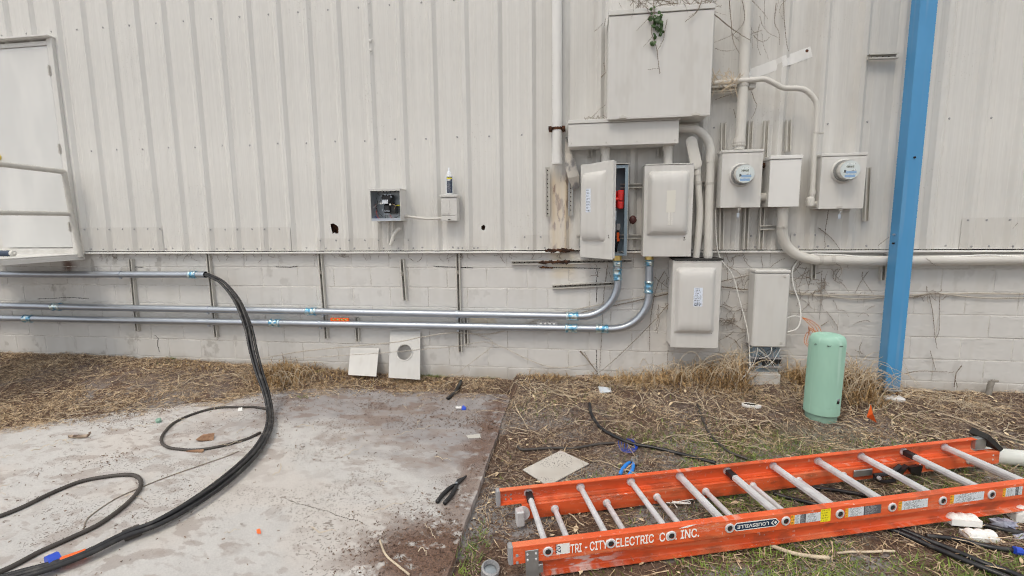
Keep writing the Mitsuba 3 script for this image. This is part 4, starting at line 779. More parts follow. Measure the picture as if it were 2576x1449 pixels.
# torn strip and hanging insulator by the switches
n1 = [P(1424,345,-.09), P(1430,385,-.10), P(1436,420,-.14), P(1443,445,-.15), P(1449,475,-.11)]
w1 = [.010,.03,.05,.05,.03]; vv = []
for p_, w_ in zip(n1, w1): vv += [p_-V(w_,0,.2*w_), p_+V(w_,0,.2*w_)]
i = np.arange(len(n1)-1)*2; ff = np.concatenate([np.c_[i,i+1,i+3], np.c_[i,i+3,i+2]])
single('torn_flashing', trimesh.Trimesh(np.vstack([vv, np.array(vv)+V(0,.0015,0)]), np.vstack([ff, ff[:, ::-1]+len(vv)]), process=False), prin('m_torn', proc(lambda p,n,uv: mix((.16,.155,.155), (.40,.375,.34), smoothstep(.4,.6,fbm(p.x*16,p.z*9,1.,3)))), .5), 'bent grey strip of torn flashing left of the open switch', 'flashing')
IK = thing('hanging_knob', 'dark red knob hanging on a rod between the two upper switches', 'knob')
add('rod', tube([P(1583,476,-.12), P(1584,520,-.12), P(1588,545,-.12)], .004, 8), 'm_strut', IK, smooth=True)
add('knob', trimesh.creation.icosphere(2, .034).apply_transform(np.diag([1,.8,1.15,1])).apply_translation(P(1592,553,-.12)), prin('m_maroon', (.07,.02,.018), .5), IK, smooth=True)
# ------------------------------------------------------------------ what lies on the ground
def on_slab(x, y): return (np.asarray(x) < slab_edge(np.asarray(y))) & (np.asarray(y) < SE0[1])
def gz(x, y):
    h = hgt(x, y); return np.where(on_slab(x, y), np.maximum(h, SZ), h)
def GP(x, y, up=0.0):
    z = .06
    for _ in range(4): p = G(x, y, z+up); z = float(gz(p[0], p[1]))
    return G(x, y, z+up)
def gtube(pts, r, up=None, n=8, sm=8):
    p = spline([GP(x, y, r if up is None else up) for x, y in pts], sm); p[:,2] = np.maximum(p[:,2], gz(p[:,0], p[:,1])+r*.8)
    p[:,2] += np.where(on_slab(p[:,0], p[:,1]), 0, .010)
    return tube(p, r, n, 0)
# black cable bundle out of the cut conduit
BN = thing('cable_bundle', 'bundle of thick black cables hanging from the cut conduit and running across the slab', 'cable')
path = [P(470,691,-.08), P(515,691,-.085), P(533,696,-.12), P(562,713,-.20), P(597,757,-.33), P(624,822,-.50), P(637,880,-.64), P(652,935,-.79), P(669,985,-.93), GP(679,1035,.05), GP(676,1075,.045), GP(655,1118,.04), GP(622,1158,.04), GP(560,1212,.04), GP(480,1268,.04), GP(395,1315,.04), GP(310,1347,.04), GP(225,1388,.04), GP(140,1420,.04), GP(40,1449,.04), GP(-60,1480,.04)]
pc = spline(path, 10); m = len(pc); tt = np.gradient(pc, axis=0); tt /= np.linalg.norm(tt, axis=1, keepdims=True)
s1 = np.cross(tt, [0,0,1.]); s1 /= np.linalg.norm(s1, axis=1, keepdims=True)+1e-9; s2 = np.cross(s1, tt)
u_ = np.linspace(0, 1, m); flat = np.clip((u_-.42)/.12, 0, 1)[:,None]
for i, (ax, az, ph) in enumerate(((-.022,.0,0.),(.0,.014,1.7),(.022,-.004,3.1),(.004,-.016,4.4))):
    wob = .006*np.sin(u_*17+ph)[:,None]; tight = (.45+.55*np.clip(u_/.15, 0, 1))[:,None]
    off = tight*(s1*(ax*(1+.25*flat)+wob) + s2*(az*(1-.55*flat)+.4*wob)); q = pc+off
    q[:,2] = np.maximum(q[:,2], np.where(u_ > .42, gz(q[:,0], q[:,1])+.0125, q[:,2]))
    add('cable', tube(q, .0125, 10, 0), 'm_cable', BN, smooth=True)
def wrapb(p0, p1, r, mat, nm, sq=.62):
    t = tube([p0, (p0+p1)/2, p1], r, 16, 0); c = (p0+p1)/2; t.vertices[:,2] = c[2]+(t.vertices[:,2]-c[2])*sq; add(nm, t, mat, BN, smooth=40)
wrapb(GP(352,1332,.026), GP(312,1348,.026), .043, 'm_cable_brown', 'tape_wrap')
wrapb(GP(150,1404,.030), GP(118,1418,.030), .046, 'm_blue_tape', 'blue_tape', .7); wrapb(GP(216,1392,.030), GP(152,1414,.030), .030, 'm_orange_plain', 'orange_tape', .7)
add('cable_tie', lathe([(.030,-.004),(.034,-.004),(.034,.004),(.030,.004)], P(627,823,-.505), tt[int(m*.245)], 16), 'm_black', BN); 
single('cable_loop', gtube([(676,1030),(640,1024),(600,1024),(545,1026),(490,1040),(440,1062),(412,1090),(406,1110),(420,1124),(452,1130),(500,1131),(560,1121),(620,1104),(655,1088)], .0105), 'm_cable_brown', 'thin dark cable looped on the slab beside the bundle', 'cable', smooth=True)
single('cable_loop', gtube([(-30,1305),(0,1298),(60,1274),(130,1240),(200,1212),(265,1199),(320,1194),(345,1199),(355,1214),(346,1238),(310,1275),(250,1318),(180,1352),(100,1388),(30,1425),(-40,1455)], .0125), 'm_cable_brown', 'dark cable bent back in a long hairpin at the left edge of the slab', 'cable', smooth=True)
single('cable_scrap', gtube([(1127,1002),(1140,992),(1152,978),(1160,962)], .017), 'm_cable', 'short thick black cable scrap near the back edge of the slab', 'cable', smooth=True)
single('cable', gtube([(1302,1126),(1312,1134),(1345,1133),(1400,1130),(1440,1131),(1500,1121),(1545,1117)], .010), 'm_cable_brown', 'dark brown cable end lying above the square plate', 'cable', smooth=True)
single('cable', gtube([(1483,1018),(1488,1045),(1510,1078),(1550,1102),(1590,1119),(1640,1128),(1700,1142),(1760,1158),(1800,1168)], .013), 'm_cable', 'black cable curving down to the upper rail of the ladder', 'cable', smooth=True)
single('cable', gtube([(1754,1020),(1765,1052),(1780,1086),(1800,1112),(1835,1140),(1880,1158)], .010), 'm_cable_brown', 'weathered dark cable right of the blue cords, reaching the ladder', 'cable', smooth=True)
single('cable', gtube([(1930,1218),(2000,1226),(2060,1232),(2120,1240),(2185,1252),(2240,1266)], .012), 'm_cable', 'black cable passing under the middle ladder rungs, upper of two', 'cable', smooth=True)
single('cable', gtube([(1945,1245),(1990,1258),(2040,1270),(2110,1290)], .012), 'm_cable', 'black cable passing under the middle ladder rungs, lower of two', 'cable', smooth=True)
for i, L in enumerate(([(2195,1312),(2240,1325),(2330,1362),(2400,1390),(2470,1420),(2530,1440),(2600,1470)], [(2190,1318),(2260,1343),(2340,1378),(2420,1412),(2480,1436),(2540,1460)])):
    single('cable', gtube(L, .014), 'm_cable', f'{"upper" if i == 0 else "lower"} of two black cables running side by side to the lower right corner', 'cable', smooth=True)
single('cable', gtube([(2330,1352),(2400,1360),(2450,1372),(2510,1384),(2576,1390),(2640,1400)], .013), 'm_cable', 'black cable forking right towards the blue tape, below the foam pack', 'cable', smooth=True)
single('cable', gtube([(2365,1296),(2410,1308),(2470,1324),(2530,1338),(2620,1352)], .013), 'm_cable', 'black cable passing behind the white foam pack', 'cable', smooth=True)
single('tape_wrap', gtube([(2551,1388),(2569,1392)], .019, sm=0), 'm_blue_tape', 'blue tape wound on a black cable at the right edge', 'tape', smooth=40)

# ------------------------------------------------------------------ ladder
AL = .293; LO = V(-.147,-2.641,.177); LU = V(math.cos(AL), math.sin(AL), .018); LU /= np.linalg.norm(LU); LV = V(-math.sin(AL), math.cos(AL), 0); LW = np.cross(LU, LV)
LD_ = thing('extension_ladder', 'orange extension ladder with silver rungs lying on the grass', 'ladder')
def L(m): m.apply_transform(frame(LO, LU, LV, LW)); return m
RS = .3048
def crail(v0, sgn, w0, w1, fl, u0, u1, t=.0045):
    """a channel rail along u: web at v0, flanges towards sgn"""
    r = .004
    q = [(0,w0),(fl,w0),(fl,w0+t),(t+r,w0+t),(t,w0+t+r),(t,w1-t-r),(t+r,w1-t),(fl,w1-t),(fl,w1),(r,w1),(0,w1-r),(0,w0+r)]
    q = [(sgn*a, b) for a, b in q]; p = Polygon(q)
    m = trimesh.creation.extrude_polygon(p, u1-u0, engine='earcut'); m.vertices = np.c_[m.vertices[:,2]+u0, m.vertices[:,0]+v0, m.vertices[:,1]]; m.fix_normals(); return L(m)
WD = .506
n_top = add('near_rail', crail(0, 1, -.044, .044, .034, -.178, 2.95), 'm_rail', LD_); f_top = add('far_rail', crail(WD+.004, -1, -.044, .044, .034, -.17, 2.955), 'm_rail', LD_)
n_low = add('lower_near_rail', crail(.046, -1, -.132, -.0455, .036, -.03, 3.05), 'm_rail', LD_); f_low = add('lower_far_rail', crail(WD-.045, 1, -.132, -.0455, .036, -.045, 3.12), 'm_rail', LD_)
def rung(u, v0, v1, w, flat):
    if flat:
        q = [(-.018,-.010),(-.011,-.017),(.011,-.017),(.018,-.010),(.018,.006),(.012,.015),(-.012,.015),(-.018,.006)]
        m = trimesh.creation.extrude_polygon(Polygon(q), v1-v0, engine='earcut'); m.vertices = np.c_[m.vertices[:,0]+u, m.vertices[:,2]+v0, m.vertices[:,1]+w]; m.fix_normals(); return L(m)
    return L(tube([(u,v0,w),(u,v1,w)], .0155, 14, 0))
def ring(u, v, w, r0, r1, h, s=1): 
    m = lathe([(r0,0),(r1,0),(r1,h*.6),(r1-.003,h),(r0,h)], (u,v,w), (0,s,0), 22); return L(m)
for i in range(10):
    u = i*RS; R1 = add('rung', rung(u, .0, WD, 0, i > 2), 'm_alum', LD_, smooth=30)
    add('collar', ring(u, WD-.001, 0, .015, .025, .012, -1), 'm_alum', R1, smooth=40); add('rivet_ring', ring(u, .001, 0, .0145, .0245, .007, -1), 'm_alum', R1, smooth=40)
    add('rivet_hole', L(lathe([(0,0),(.0142,0),(.0142,.0012),(0,.0012)], (u,-.0005,0), (0,-1,0), 18)), 'm_black_matt', R1)
    if i in (0, 4, 8):
        add('rubber_sleeve', L(box(u-.0195,u+.0195, WD-.085, WD-.012, -.0185, .0165, .005)), 'm_black', R1)
    if i < 9 or True:
        ul = u+.142; R2 = add('lower_rung', rung(ul, .046, WD-.045, -.088, False), 'm_alum', LD_, smooth=40)
        add('collar', ring(ul, WD-.046, -.088, .015, .023, .011, -1), 'm_alum', R2, smooth=40)
for v0, v1, nm in ((-.004,.038,'near'), (WD-.034,WD+.008,'far')):
    add('end_cap', L(box(-.186,-.162, v0, v1, -.048, .0475, .006)), 'm_grey', LD_)
add('end_cap', L(cat_([box(-.085,-.04, WD-.10, WD-.046, -.14, -.052, .006), lathe([(0,0),(.042,0),(.042,.012),(0,.012)], (-.045,WD-.047,-.09), (0,-1,0), 20)])), 'm_alum', LD_)
B1 = add('guide_bracket', L(box(-.108,-.046, -.0065,-.001, -.135, .020, .0015)), 'm_galv_dull', LD_)
add('guide_foot', L(box(-.048,-.025, -.006,.030, -.100, -.058, .002)), 'm_galv_dull', LD_)
for a, b in ((-.098,0),(-.058,0),(-.098,-.028),(-.058,-.028)): add('rivet', L(disc((a,-.0065,b+.002), .005, .003, n=10)), 'm_alum', B1)
for b in (0,-.036): add('rivet', L(disc((-.146,-.0003,b), .007, .003, n=12)), 'm_grey', n_top)
for v, ua, wb in ((WD+.0,(-.13,-.10),(0,-.026)),): 
    for a in ua:
        for b in wb: add('rivet', L(disc((a,WD-.0003,b), .0055, .003, n=10)), 'm_grey', f_top)
for a, b in ((-.02,-.075),(-.02,-.11),(2.52,-.075),(2.52,-.11),(3.07,-.07),(3.07,-.10)): add('rivet', L(disc((a,WD-.0455,b), .0055, .003, n=10)), 'm_alum', f_low)
# swivel shoe at the far right end
SH = add('shoe', L(cat_([box(2.95,3.03, WD-.03, WD+.006, -.030, .046, .004)])), 'm_galv_dull', LD_)
add('rubber_foot', L(hullm([(3.0,WD-.05,.05),(3.02,WD-.05,.075),(3.0,WD+.06,.05),(3.03,WD+.06,.08),(3.12,WD-.05,-.05),(3.14,WD-.05,-.03),(3.12,WD+.05,-.05),(3.14,WD+.05,-.03)])), 'm_black_matt', LD_)
# rung lock on the lower far rail
RL_ = add('rung_lock', L(cat_([box(2.04,2.17, WD-.058, WD-.046, -.105, -.060, .004)])), 'm_galv_dull', LD_)
add('lock_arm', L(cat_([tube([(2.15,WD-.085,-.088),(2.24,WD-.10,-.075),(2.34,WD-.075,-.05)], .013, 8), hullm([(2.30,WD-.10,-.075),(2.38,WD-.10,-.045),(2.31,WD-.06,-.08),(2.39,WD-.06,-.05),(2.30,WD-.10,-.10),(2.36,WD-.08,-.11)]), tube([(2.15,WD-.09,-.10),(2.20,WD-.10,-.125),(2.28,WD-.10,-.128)], .012, 8), hullm([(2.40,WD-.09,-.06),(2.48,WD-.10,-.05),(2.40,WD-.06,-.07),(2.47,WD-.06,-.06),(2.44,WD-.07,-.125),(2.48,WD-.09,-.125),(2.41,WD-.09,-.09)])])), 'm_black', RL_)
add('lock_pin', L(disc((2.165,WD-.10,-.095), .012, .014, n=12)), 'm_alum', RL_)
add('lock_arm', L(hullm([(2.22,.05,-.06),(2.32,.05,-.05),(2.24,.09,-.05),(2.31,.09,-.055),(2.22,.05,-.12),(2.33,.05,-.11)])), 'm_black', RL_)
# stickers and lettering on the near rail's outer face
def st(u0, u1, w0, w1, mat, nm='sticker', t=.0008, v=-.0002, par=None):
    return add(nm, L(trimesh.creation.box(bounds=[[u0,v-t,w0],[u1,v,w1]])), mat, par or n_top)
def lw(u, w, v=-.0012): return LO+LU*u+LV*v+LW*w
def lt(s, h, u, w, mat, nm, width=None, up=False, par=None, bold=True, v=-.0012, rot=0):
    ex, ey = (LU, LW) if not up else (-LU, -LW)
    if rot: ex, ey = LW, -LU
    return add(nm, text(s, h, lw(u, w, v), ex, ey, .0006, bold, width), mat, par or n_top)
st(.040, .104, -.022, .030, 'm_white'); lt('20', .024, .060, -.016, 'm_navy', 'length_mark', .036, rot=1); lt("'", .024, .060, .022, 'm_navy', 'length_mark', rot=1)
for s, u, w_ in (('TRI', .106, .056), ('-', .172, .017), ('CITY', .199, .090), ('ELECTRIC', .326, .194), ('CO', .546, .066), ('.', .628, .010), ('INC.', .656, .098)):
    lt(s, .043, u, -.023, 'm_stencil', 'stencilled_lettering', w_, v=-.0010)
add('paint_scrape', L(hullm([(.648,-.0012,.032),(.70,-.0012,.043),(.742,-.0012,.0425),(.69,-.0012,.031),(.648,-.0006,.032),(.742,-.0006,.0425)])), 'm_stencil', n_top)
def rr(u0, u1, w0, w1, mat, nm, v, par, pt=.3):
    h = (w1-w0); e = h*pt; q = Polygon([(u0,w0+e),(u0+e,w0),(u1-h*.5,w0),(u1,(w0+w1)/2),(u1-h*.5,w1),(u0+e,w1),(u0,w1-e)])
    m = trimesh.creation.extrude_polygon(q, .0007, engine='earcut'); m.vertices = np.c_[m.vertices[:,0], v-m.vertices[:,2], m.vertices[:,1]]; m.fix_normals(); return add(nm, L(m), mat, par)
BD = rr(.938, 1.186, -.022, .022, 'm_white', 'maker_plate', -.0002, n_top); rr(.943, 1.180, -.0175, .0175, 'm_navy', 'plate_field', -.0009, BD)
lt('LOUISVILLE', .017, 1.128, .0085, 'm_white', 'plate_lettering', .172, up=True, par=BD, v=-.0018)
for w_, d in ((.0, 1),): add('plate_emblem', L(cat_([hullm([(1.137,-.0018,.0),(1.150,-.0018,.012),(1.156,-.0018,.012),(1.145,-.0018,0),(1.137,-.0025,.0),(1.15,-.0025,.012)]), hullm([(1.137,-.0018,0),(1.150,-.0018,-.012),(1.156,-.0018,-.012),(1.145,-.0018,0),(1.137,-.0025,0),(1.15,-.0025,-.012)]), hullm([(1.154,-.0018,0),(1.164,-.0018,.010),(1.170,-.0018,.0),(1.164,-.0018,-.010),(1.154,-.0025,0)])])), 'm_white', BD)
sd = [20]
def lab(u0, u1, base, rows=9, w0=-.024, w1=.024, ink=(.10,.12,.15)):
    sd[0] += 1; printed(n_top, lw(u0, w0, -.0002), LU, LW, -LV, u1-u0, w1-w0, base=base, ink=ink, rows=rows, seed=sd[0], name='sticker')
PW_, AM, DK, YE = (.60,.64,.68), (.80,.38,.03), (.10,.10,.115), (.80,.70,.02)
for u0, u1, c_ in ((1.247,1.268,AM),(1.269,1.300,PW_),(1.301,1.331,DK),(1.332,1.414,PW_),(1.555,1.572,AM),(1.573,1.662,PW_),(1.663,1.763,DK),(1.867,1.886,AM),(1.887,2.043,PW_),(2.181,2.203,AM),(2.204,2.391,PW_),(2.512,2.529,AM),(2.530,2.592,PW_),(2.593,2.612,DK),(2.613,2.636,PW_)):
    lab(u0, u1, c_, 3 if c_ == AM else 9, ink=(.05,.05,.05) if c_ != DK else (.45,.47,.5))
lab(1.415, 1.471, YE, 5, -.032, .036, (.28,.24,.02))
st(.75, .85, .030-.0, .040, 'm_stencil', 'sticker', par=f_top) if False else None

# ------------------------------------------------------------------ smaller things on the ground
GR = thing('cable_pedestal', 'pale green rounded utility pedestal standing between the terminal box and the blue post', 'pedestal')
b = GP(2064,1049); r = .126; H = P(2087,838,b[1])[2]-b[2]; gt = (P(2086,860,b[1]-r)-P(2066,1040,b[1]-r)); ax = V(gt[0]/H*.6, 0, 1); ax /= np.linalg.norm(ax)
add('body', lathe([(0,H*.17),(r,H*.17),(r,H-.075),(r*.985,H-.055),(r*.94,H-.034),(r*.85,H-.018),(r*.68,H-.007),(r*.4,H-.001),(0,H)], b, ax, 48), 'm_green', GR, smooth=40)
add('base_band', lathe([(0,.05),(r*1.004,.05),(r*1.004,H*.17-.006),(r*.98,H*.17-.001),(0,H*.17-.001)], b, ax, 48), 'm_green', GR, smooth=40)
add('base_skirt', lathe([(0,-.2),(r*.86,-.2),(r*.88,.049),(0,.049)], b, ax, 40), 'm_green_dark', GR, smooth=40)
for t in (-1.9, -1.25, -2.6): add('slot', box(*[v for pr in zip(b+ax*(H-.075)+V(math.cos(t)*r-.014, math.sin(t)*r-.003, -.002), b+ax*(H-.075)+V(math.cos(t)*r+.014, math.sin(t)*r+.004, .002)) for v in pr], 0), 'm_dark', GR)
t = -1.05; add('lock', lathe([(0,0),(.012,0),(.012,.006),(0,.006)], b+ax*(H*.24)+V(math.cos(t)*r*.99, math.sin(t)*r*.99, 0), (math.cos(t), math.sin(t), 0), 14), 'm_dark', GR)
add('lock', lathe([(0,0),(.009,0),(.009,.01),(0,.01)], b+ax*(H*.27)+V(math.cos(t)*r*.99, math.sin(t)*r*.99, 0), (math.cos(t), math.sin(t), 0), 14), 'm_galv', GR)
# square plate
q = [GP(1315,1181,.016), GP(1410,1133,.020), GP(1482,1166,.018), GP(1378,1222,.016)]; PLQ = np.array(q)
single('square_plate', slab4(q, .006), prin('m_plate', proc(lambda p,n,uv: mix(mix((.42,.39,.35), (.53,.51,.47), fbm(p.x*8,p.y*8,1.,3)), (.15,.13,.12), .8*smoothstep(.72,.80,noise(p.x*190,p.y*190))*smoothstep(.4,.7,noise(p.x*9,p.y*9)))), .6), 'square beige metal plate lying on the ground above the ladder', 'plate')
# pliers
def pliers(name, label, a, b, open_, mats, w=.012):
    k = thing(name, label, 'pliers'); A, B = GP(*a, .014), GP(*b, .014); d = B-A; d[2] = 0; Ln = np.linalg.norm(d); e = d/Ln; s = V(-e[1], e[0], 0); z = A[2]
    pt = lambda t, o, dz=0: A+e*Ln*t+s*o*Ln+V(0,0,dz)
    for sg, nm in ((1,'left'),(-1,'right')):
        o = open_*sg
        add('grip', tube([pt(0,o), pt(.25,o*1.1), pt(.48,o*.8), pt(.60,o*.42)], [w, w*1.1, w*1.05, w*.8], 10), mats[0], k, smooth=True)
        add('jaw', hullm([pt(.58,o*.5,.006), pt(.58,o*.5,-.006), pt(.70,-o*.5,.006), pt(.70,-o*.2,-.006), pt(.80,-o*.75+.01*sg,.006), pt(1.0,-o*.6-.12*(sg < 0),.004), pt(1.0,-o*.6-.12*(sg < 0),-.005), pt(.8,-o*.2,.004)]), mats[1], k)
    add('pivot', lathe([(0,0),(.009,0),(.009,.006),(0,.006)], pt(.66,0,.005), (0,0,1), 12), 'm_galv', k); return k
pliers('pliers', 'black handled slip joint pliers lying on the slab near its right edge', (1109,1264), (1166,1196), .075, ('m_black','m_black'))
pliers('pliers', 'blue handled pliers lying behind the ladder', (1570,1196), (1600,1142), .085, ('m_blue_plastic','m_galv_dull'), .012)
# flag
FL = thing('marking_flag', 'small crumpled orange marking flag beside the post footing', 'flag')
f0, f1, f2, f3 = GP(2181,1049,.07), GP(2191,1018,.17), GP(2206,1064,.02), GP(2196,1040,.12)
add('cloth', cat_([hullm([f0,f1,f3,f0+V(0,.004,0),f1+V(0,.004,0),f3+V(0,.004,0)]), hullm([f0,f3,f2,f0+V(0,.004,-.002),f3+V(0,.004,0),f2+V(0,.004,0)])]), 'm_orange_plain', FL)
add('wire', tube([f2+V(0,.002,-.04), f2+V(-.005,.004,.0), f1+V(.002,.006,.01)], .0018, 6, 0), 'm_galv_dull', FL)
# white pipe at the right
a, b = GP(2464,1143,.05), GP(2576,1153,.055); d = (b-a)/np.linalg.norm(b-a)
WP = thing('plastic_pipe', 'fat white plastic pipe lying on the grass beyond the ladder end', 'pipe'); add('pipe', tube([a-d*.05, b, b+d*1.1], .052, 24, 0), 'm_pvc_white', WP, smooth=40)
# foam pack
def block_on(x, y, w, d, h, ang, mat): 
    p = GP(x, y, 0); m = box(-w/2, w/2, -d/2, d/2, 0, h, .012); m.apply_transform(trimesh.transformations.rotation_matrix(ang, (0,0,1))); m.apply_translation(p+V(0,0,-.004)); return m
FP = thing('foam_pack', 'white moulded foam pack lying on a black cable right of the ladder', 'packaging')
p = GP(2432,1338,0)
add('upper_half', cat_([hullm([p+V(x,y,.03+z) for x in (-.075,.07) for y in (.0,.07) for z in (0,.035)])]+[trimesh.creation.icosphere(2,.034).apply_translation(p+V(-.05+.045*i,.035,.05)) for i in range(3)]), 'm_white', FP, smooth=50)
add('lower_half', cat_([hullm([p+V(x+.03,y,z) for x in (-.075,.07) for y in (-.085,-.01) for z in (0,.022)])]+[trimesh.creation.icosphere(2,.032).apply_translation(p+V(-.02+.045*i,-.05,.018)) for i in range(3)]), 'm_white', FP, smooth=50)
p = GP(2560,1305,0); single('foam_piece', cat_([hullm([p+V(x,y,z) for x in (-.04,.09) for y in (-.04,.08) for z in (0,.05)])]+[trimesh.creation.icosphere(2,.04).apply_translation(p+V(.0+.05*i,.0,.045)) for i in range(2)]), 'm_white', 'white foam piece at the right edge below the ladder', 'packaging', smooth=50)
p = GP(2540,1338,0); single('crumpled_bag', cat_([trimesh.convex.convex_hull(p+rng.normal(0,.03,3)*[1,1,.2]+rng.normal(0,1,(9,3))*[.030,.024,.016]+[0,0,.03]) for _ in range(5)]), prin('m_bag', proc(lambda p,n,uv: mix((.16,.17,.24), (.55,.57,.66), noise(p.x*60,p.y*60,p.z*60))), .3), 'crumpled bluish plastic bag beside the foam at the right edge', 'bag')
# pvc fitting with grey cap near the bottom
p = GP(1232,1446,0); k = thing('conduit_fitting', 'grey round fitting at the bottom edge beside the slab corner', 'fitting'); add('ring', lathe([(.032,0),(.044,0),(.044,.05),(.036,.055),(.032,.03)], p, (.15,-.25,1), 30), 'm_grey', k, smooth=40); add('inside', lathe([(0,.02),(.033,.02),(.033,.026),(0,.026)], p, (.15,-.25,1), 24), 'm_zincbox', k)
# stone-like lump and small bits on the slab
p = GP(516,1108,0); single('bark_lump', trimesh.convex.convex_hull(p+V(0,0,.02)+np.random.default_rng(5).normal(0,1,(22,3))*[.040,.030,.016]), prin('m_bark', proc(lambda p,n,uv: mix((.13,.06,.035), (.42,.26,.16), fbm(p.x*40,p.y*40,p.z*40,4))), .9, bump=lambda p,n,uv: .01*fbm(p.x*50,p.y*50,p.z*50,3)), 'brown lump of rotten wood inside the cable loop', 'wood lump')
p = GP(495,1136,0); single('bark_piece', trimesh.convex.convex_hull(p+V(0,0,.006)+np.random.default_rng(6).normal(0,1,(40,3))*[.035,.012,.005]), 'm_bark', 'small flat bark piece just below the brown lump', 'bark')
single('pale_chip', slab4([GP(600,1024,.006),GP(609,1022,.012),GP(598,1034,.004),GP(610,1033,.008)], .003), 'm_white', 'tiny white square chip on the thin looped cable', 'chip')
single('orange_scrap', slab4([GP(645,1332,.012),GP(653,1330,.02),GP(647,1342,.006),GP(656,1341,.01)], .003), 'm_orange_plain', 'small orange scrap of tape on the slab', 'scrap')
single('orange_scrap', slab4([GP(692,941,.02),GP(712,930,.05),GP(698,946,.015),GP(714,941,.03)], .003), 'm_orange_plain', 'red orange scrap of ribbon in the straw right of the hanging cables', 'scrap')
single('metal_tab', slab4([GP(1173,1095,.006),GP(1206,1091,.006),GP(1178,1102,.004),GP(1210,1101,.004)], .003), 'm_strut', 'small grey metal tab near the right edge of the slab', 'tab')
p = GP(1160,1030,.0); k = thing('tape_scrap', 'scrap of blue tape with a clear tube on the slab', 'scrap'); add('tube', tube([p+V(-.05,0,.012), p+V(.0,.01,.014)], .012, 12, 0), 'm_white', k, smooth=40); add('tape', hullm(p+V(.025,.01,.018)+rng.normal(0,1,(10,3))*[.014,.02,.012]), 'm_blue_tape', k)
p = GP(203,1101,0); single('wood_scrap', tube([p+V(-.09,-.01,.012), p+V(-.02,-.015,.016), p+V(.06,.0,.02), p+V(.075,.02,.045)], [.011,.014,.012,.004], 8), 'm_straw_grey', 'grey curved scrap of wood on the left of the slab', 'wood scrap', smooth=True)
p = GP(400,1062,0); single('cap', lathe([(0,0),(.02,0),(.02,.03),(.012,.035),(.008,.03),(0,.03)], p, (.2,-.4,1), 16), 'm_green_dark', 'small dark plug standing left of the cable loop', 'plug')
single('flat_board', slab4([GP(742,962,.02),GP(800,950,.03),GP(760,972,.018),GP(820,958,.02)], .012), 'm_straw_grey', 'flat weathered board piece in the straw before the leaning plates', 'board')
single('flat_board', slab4([GP(1448,944,.03),GP(1585,937,.03),GP(1450,952,.015),GP(1590,944,.015)], .012), 'm_straw_grey', 'long grey board piece lying along the wall under the conduit bends', 'board')
p = GP(1522,988,0); single('clear_wrapper', hullm([p+V(-.05,-.04,.01),p+V(.06,-.03,.02),p+V(.05,.06,.03),p+V(-.06,.05,.04),p+V(0,.0,.055)]), prin('m_wrapper', (.50,.54,.58), .15), 'crumpled clear wrapper on the mulch below the first conduit bend', 'wrapper')
p = GP(1890,1026,0); sole = Point(0,0).buffer(1, 12); k = thing('sandal', 'discarded pale rubber sole lying on the mulch', 'sole')
add('sole', prism([(.075*math.cos(t), .034*math.sin(t)*(1-.25*math.cos(t+.5))) for t in np.linspace(0,2*PI,24,endpoint=False)], .022, p+V(0,0,.008), V(.97,-.24,0), V(.24,.97,.0), EZ), 'm_white', k)
add('opening', prism([(.052*math.cos(t), .018*math.sin(t)) for t in np.linspace(0,2*PI,20,endpoint=False)], .002, p+V(-.008,0,.0305), V(.97,-.24,0), V(.24,.97,.0), EZ), 'm_black_matt', k)
k = thing('blue_cord', 'tangle of thin blue cord around the black cable behind the ladder', 'cord')
for i in range(4): add('strand', gtube([(1555+8*i,1112+3*i),(1562+5*i,1135),(1590,1142-4*i),(1604-2*i,1122+3*i),(1575+6*i,1106)], .002, .006+.003*i), 'm_blue_tape', k, smooth=True)
p = GP(1597,1160,.01); single('pull_clip', cut(box(p[0]-.02,p[0]+.02,p[1]-.05,p[1]+.05,p[2]-.008,p[2]+.014,.005), box(p[0]-.009,p[0]+.009,p[1]-.02,p[1]+.02,p[2]-.05,p[2]+.05,0)), 'm_vine', 'dark slotted clip above the blue handled pliers', 'clip')
rr_ = np.random.default_rng(8); p = GP(1710,1268,0); k = thing('wire_coil', 'small heap of pale wire scraps under the ladder rungs', 'wire')
for i in range(7): add('strand', tube([p+V(*rr_.normal(0,.035,2), .012+.004*i) for _ in range(4)], .003, 6), 'm_white', k, smooth=True)
p = GP(2486,995,0); k = thing('spigot', 'grey metal water spigot on a short riser at the foot of the right wall', 'spigot'); add('riser', tube([p, p+V(.005,0,.08), p+V(.015,0,.13)], .022, 12), 'm_strut_dirty', k, smooth=40); add('handle', box(p[0]+.01,p[0]+.065,p[1]-.012,p[1]+.012,p[2]+.125,p[2]+.145,.005), 'm_strut_dirty', k)
for x, y in ((1735,1010),(1710,1005)): pass
for i, (x, y) in enumerate(((1702,950),(1818,965))):
    p = GP(x,y,0); k = thing('strap_bolt', ['rusted threaded rod stub under the lowest switch', 'rusted fitting stub between the lowest switch and the terminal box'][i], 'bolt'); add('rod', tube([p, p+V(.0,0,.10)], .009, 10, 0), 'm_strut', k); add('nut', cat_([lathe([(0,0),(.018,0),(.018,.016),(0,.016)], p+V(0,0,.02+.03*j), (0,0,1), 6) for j in range(2+i)]), 'm_strut', k)
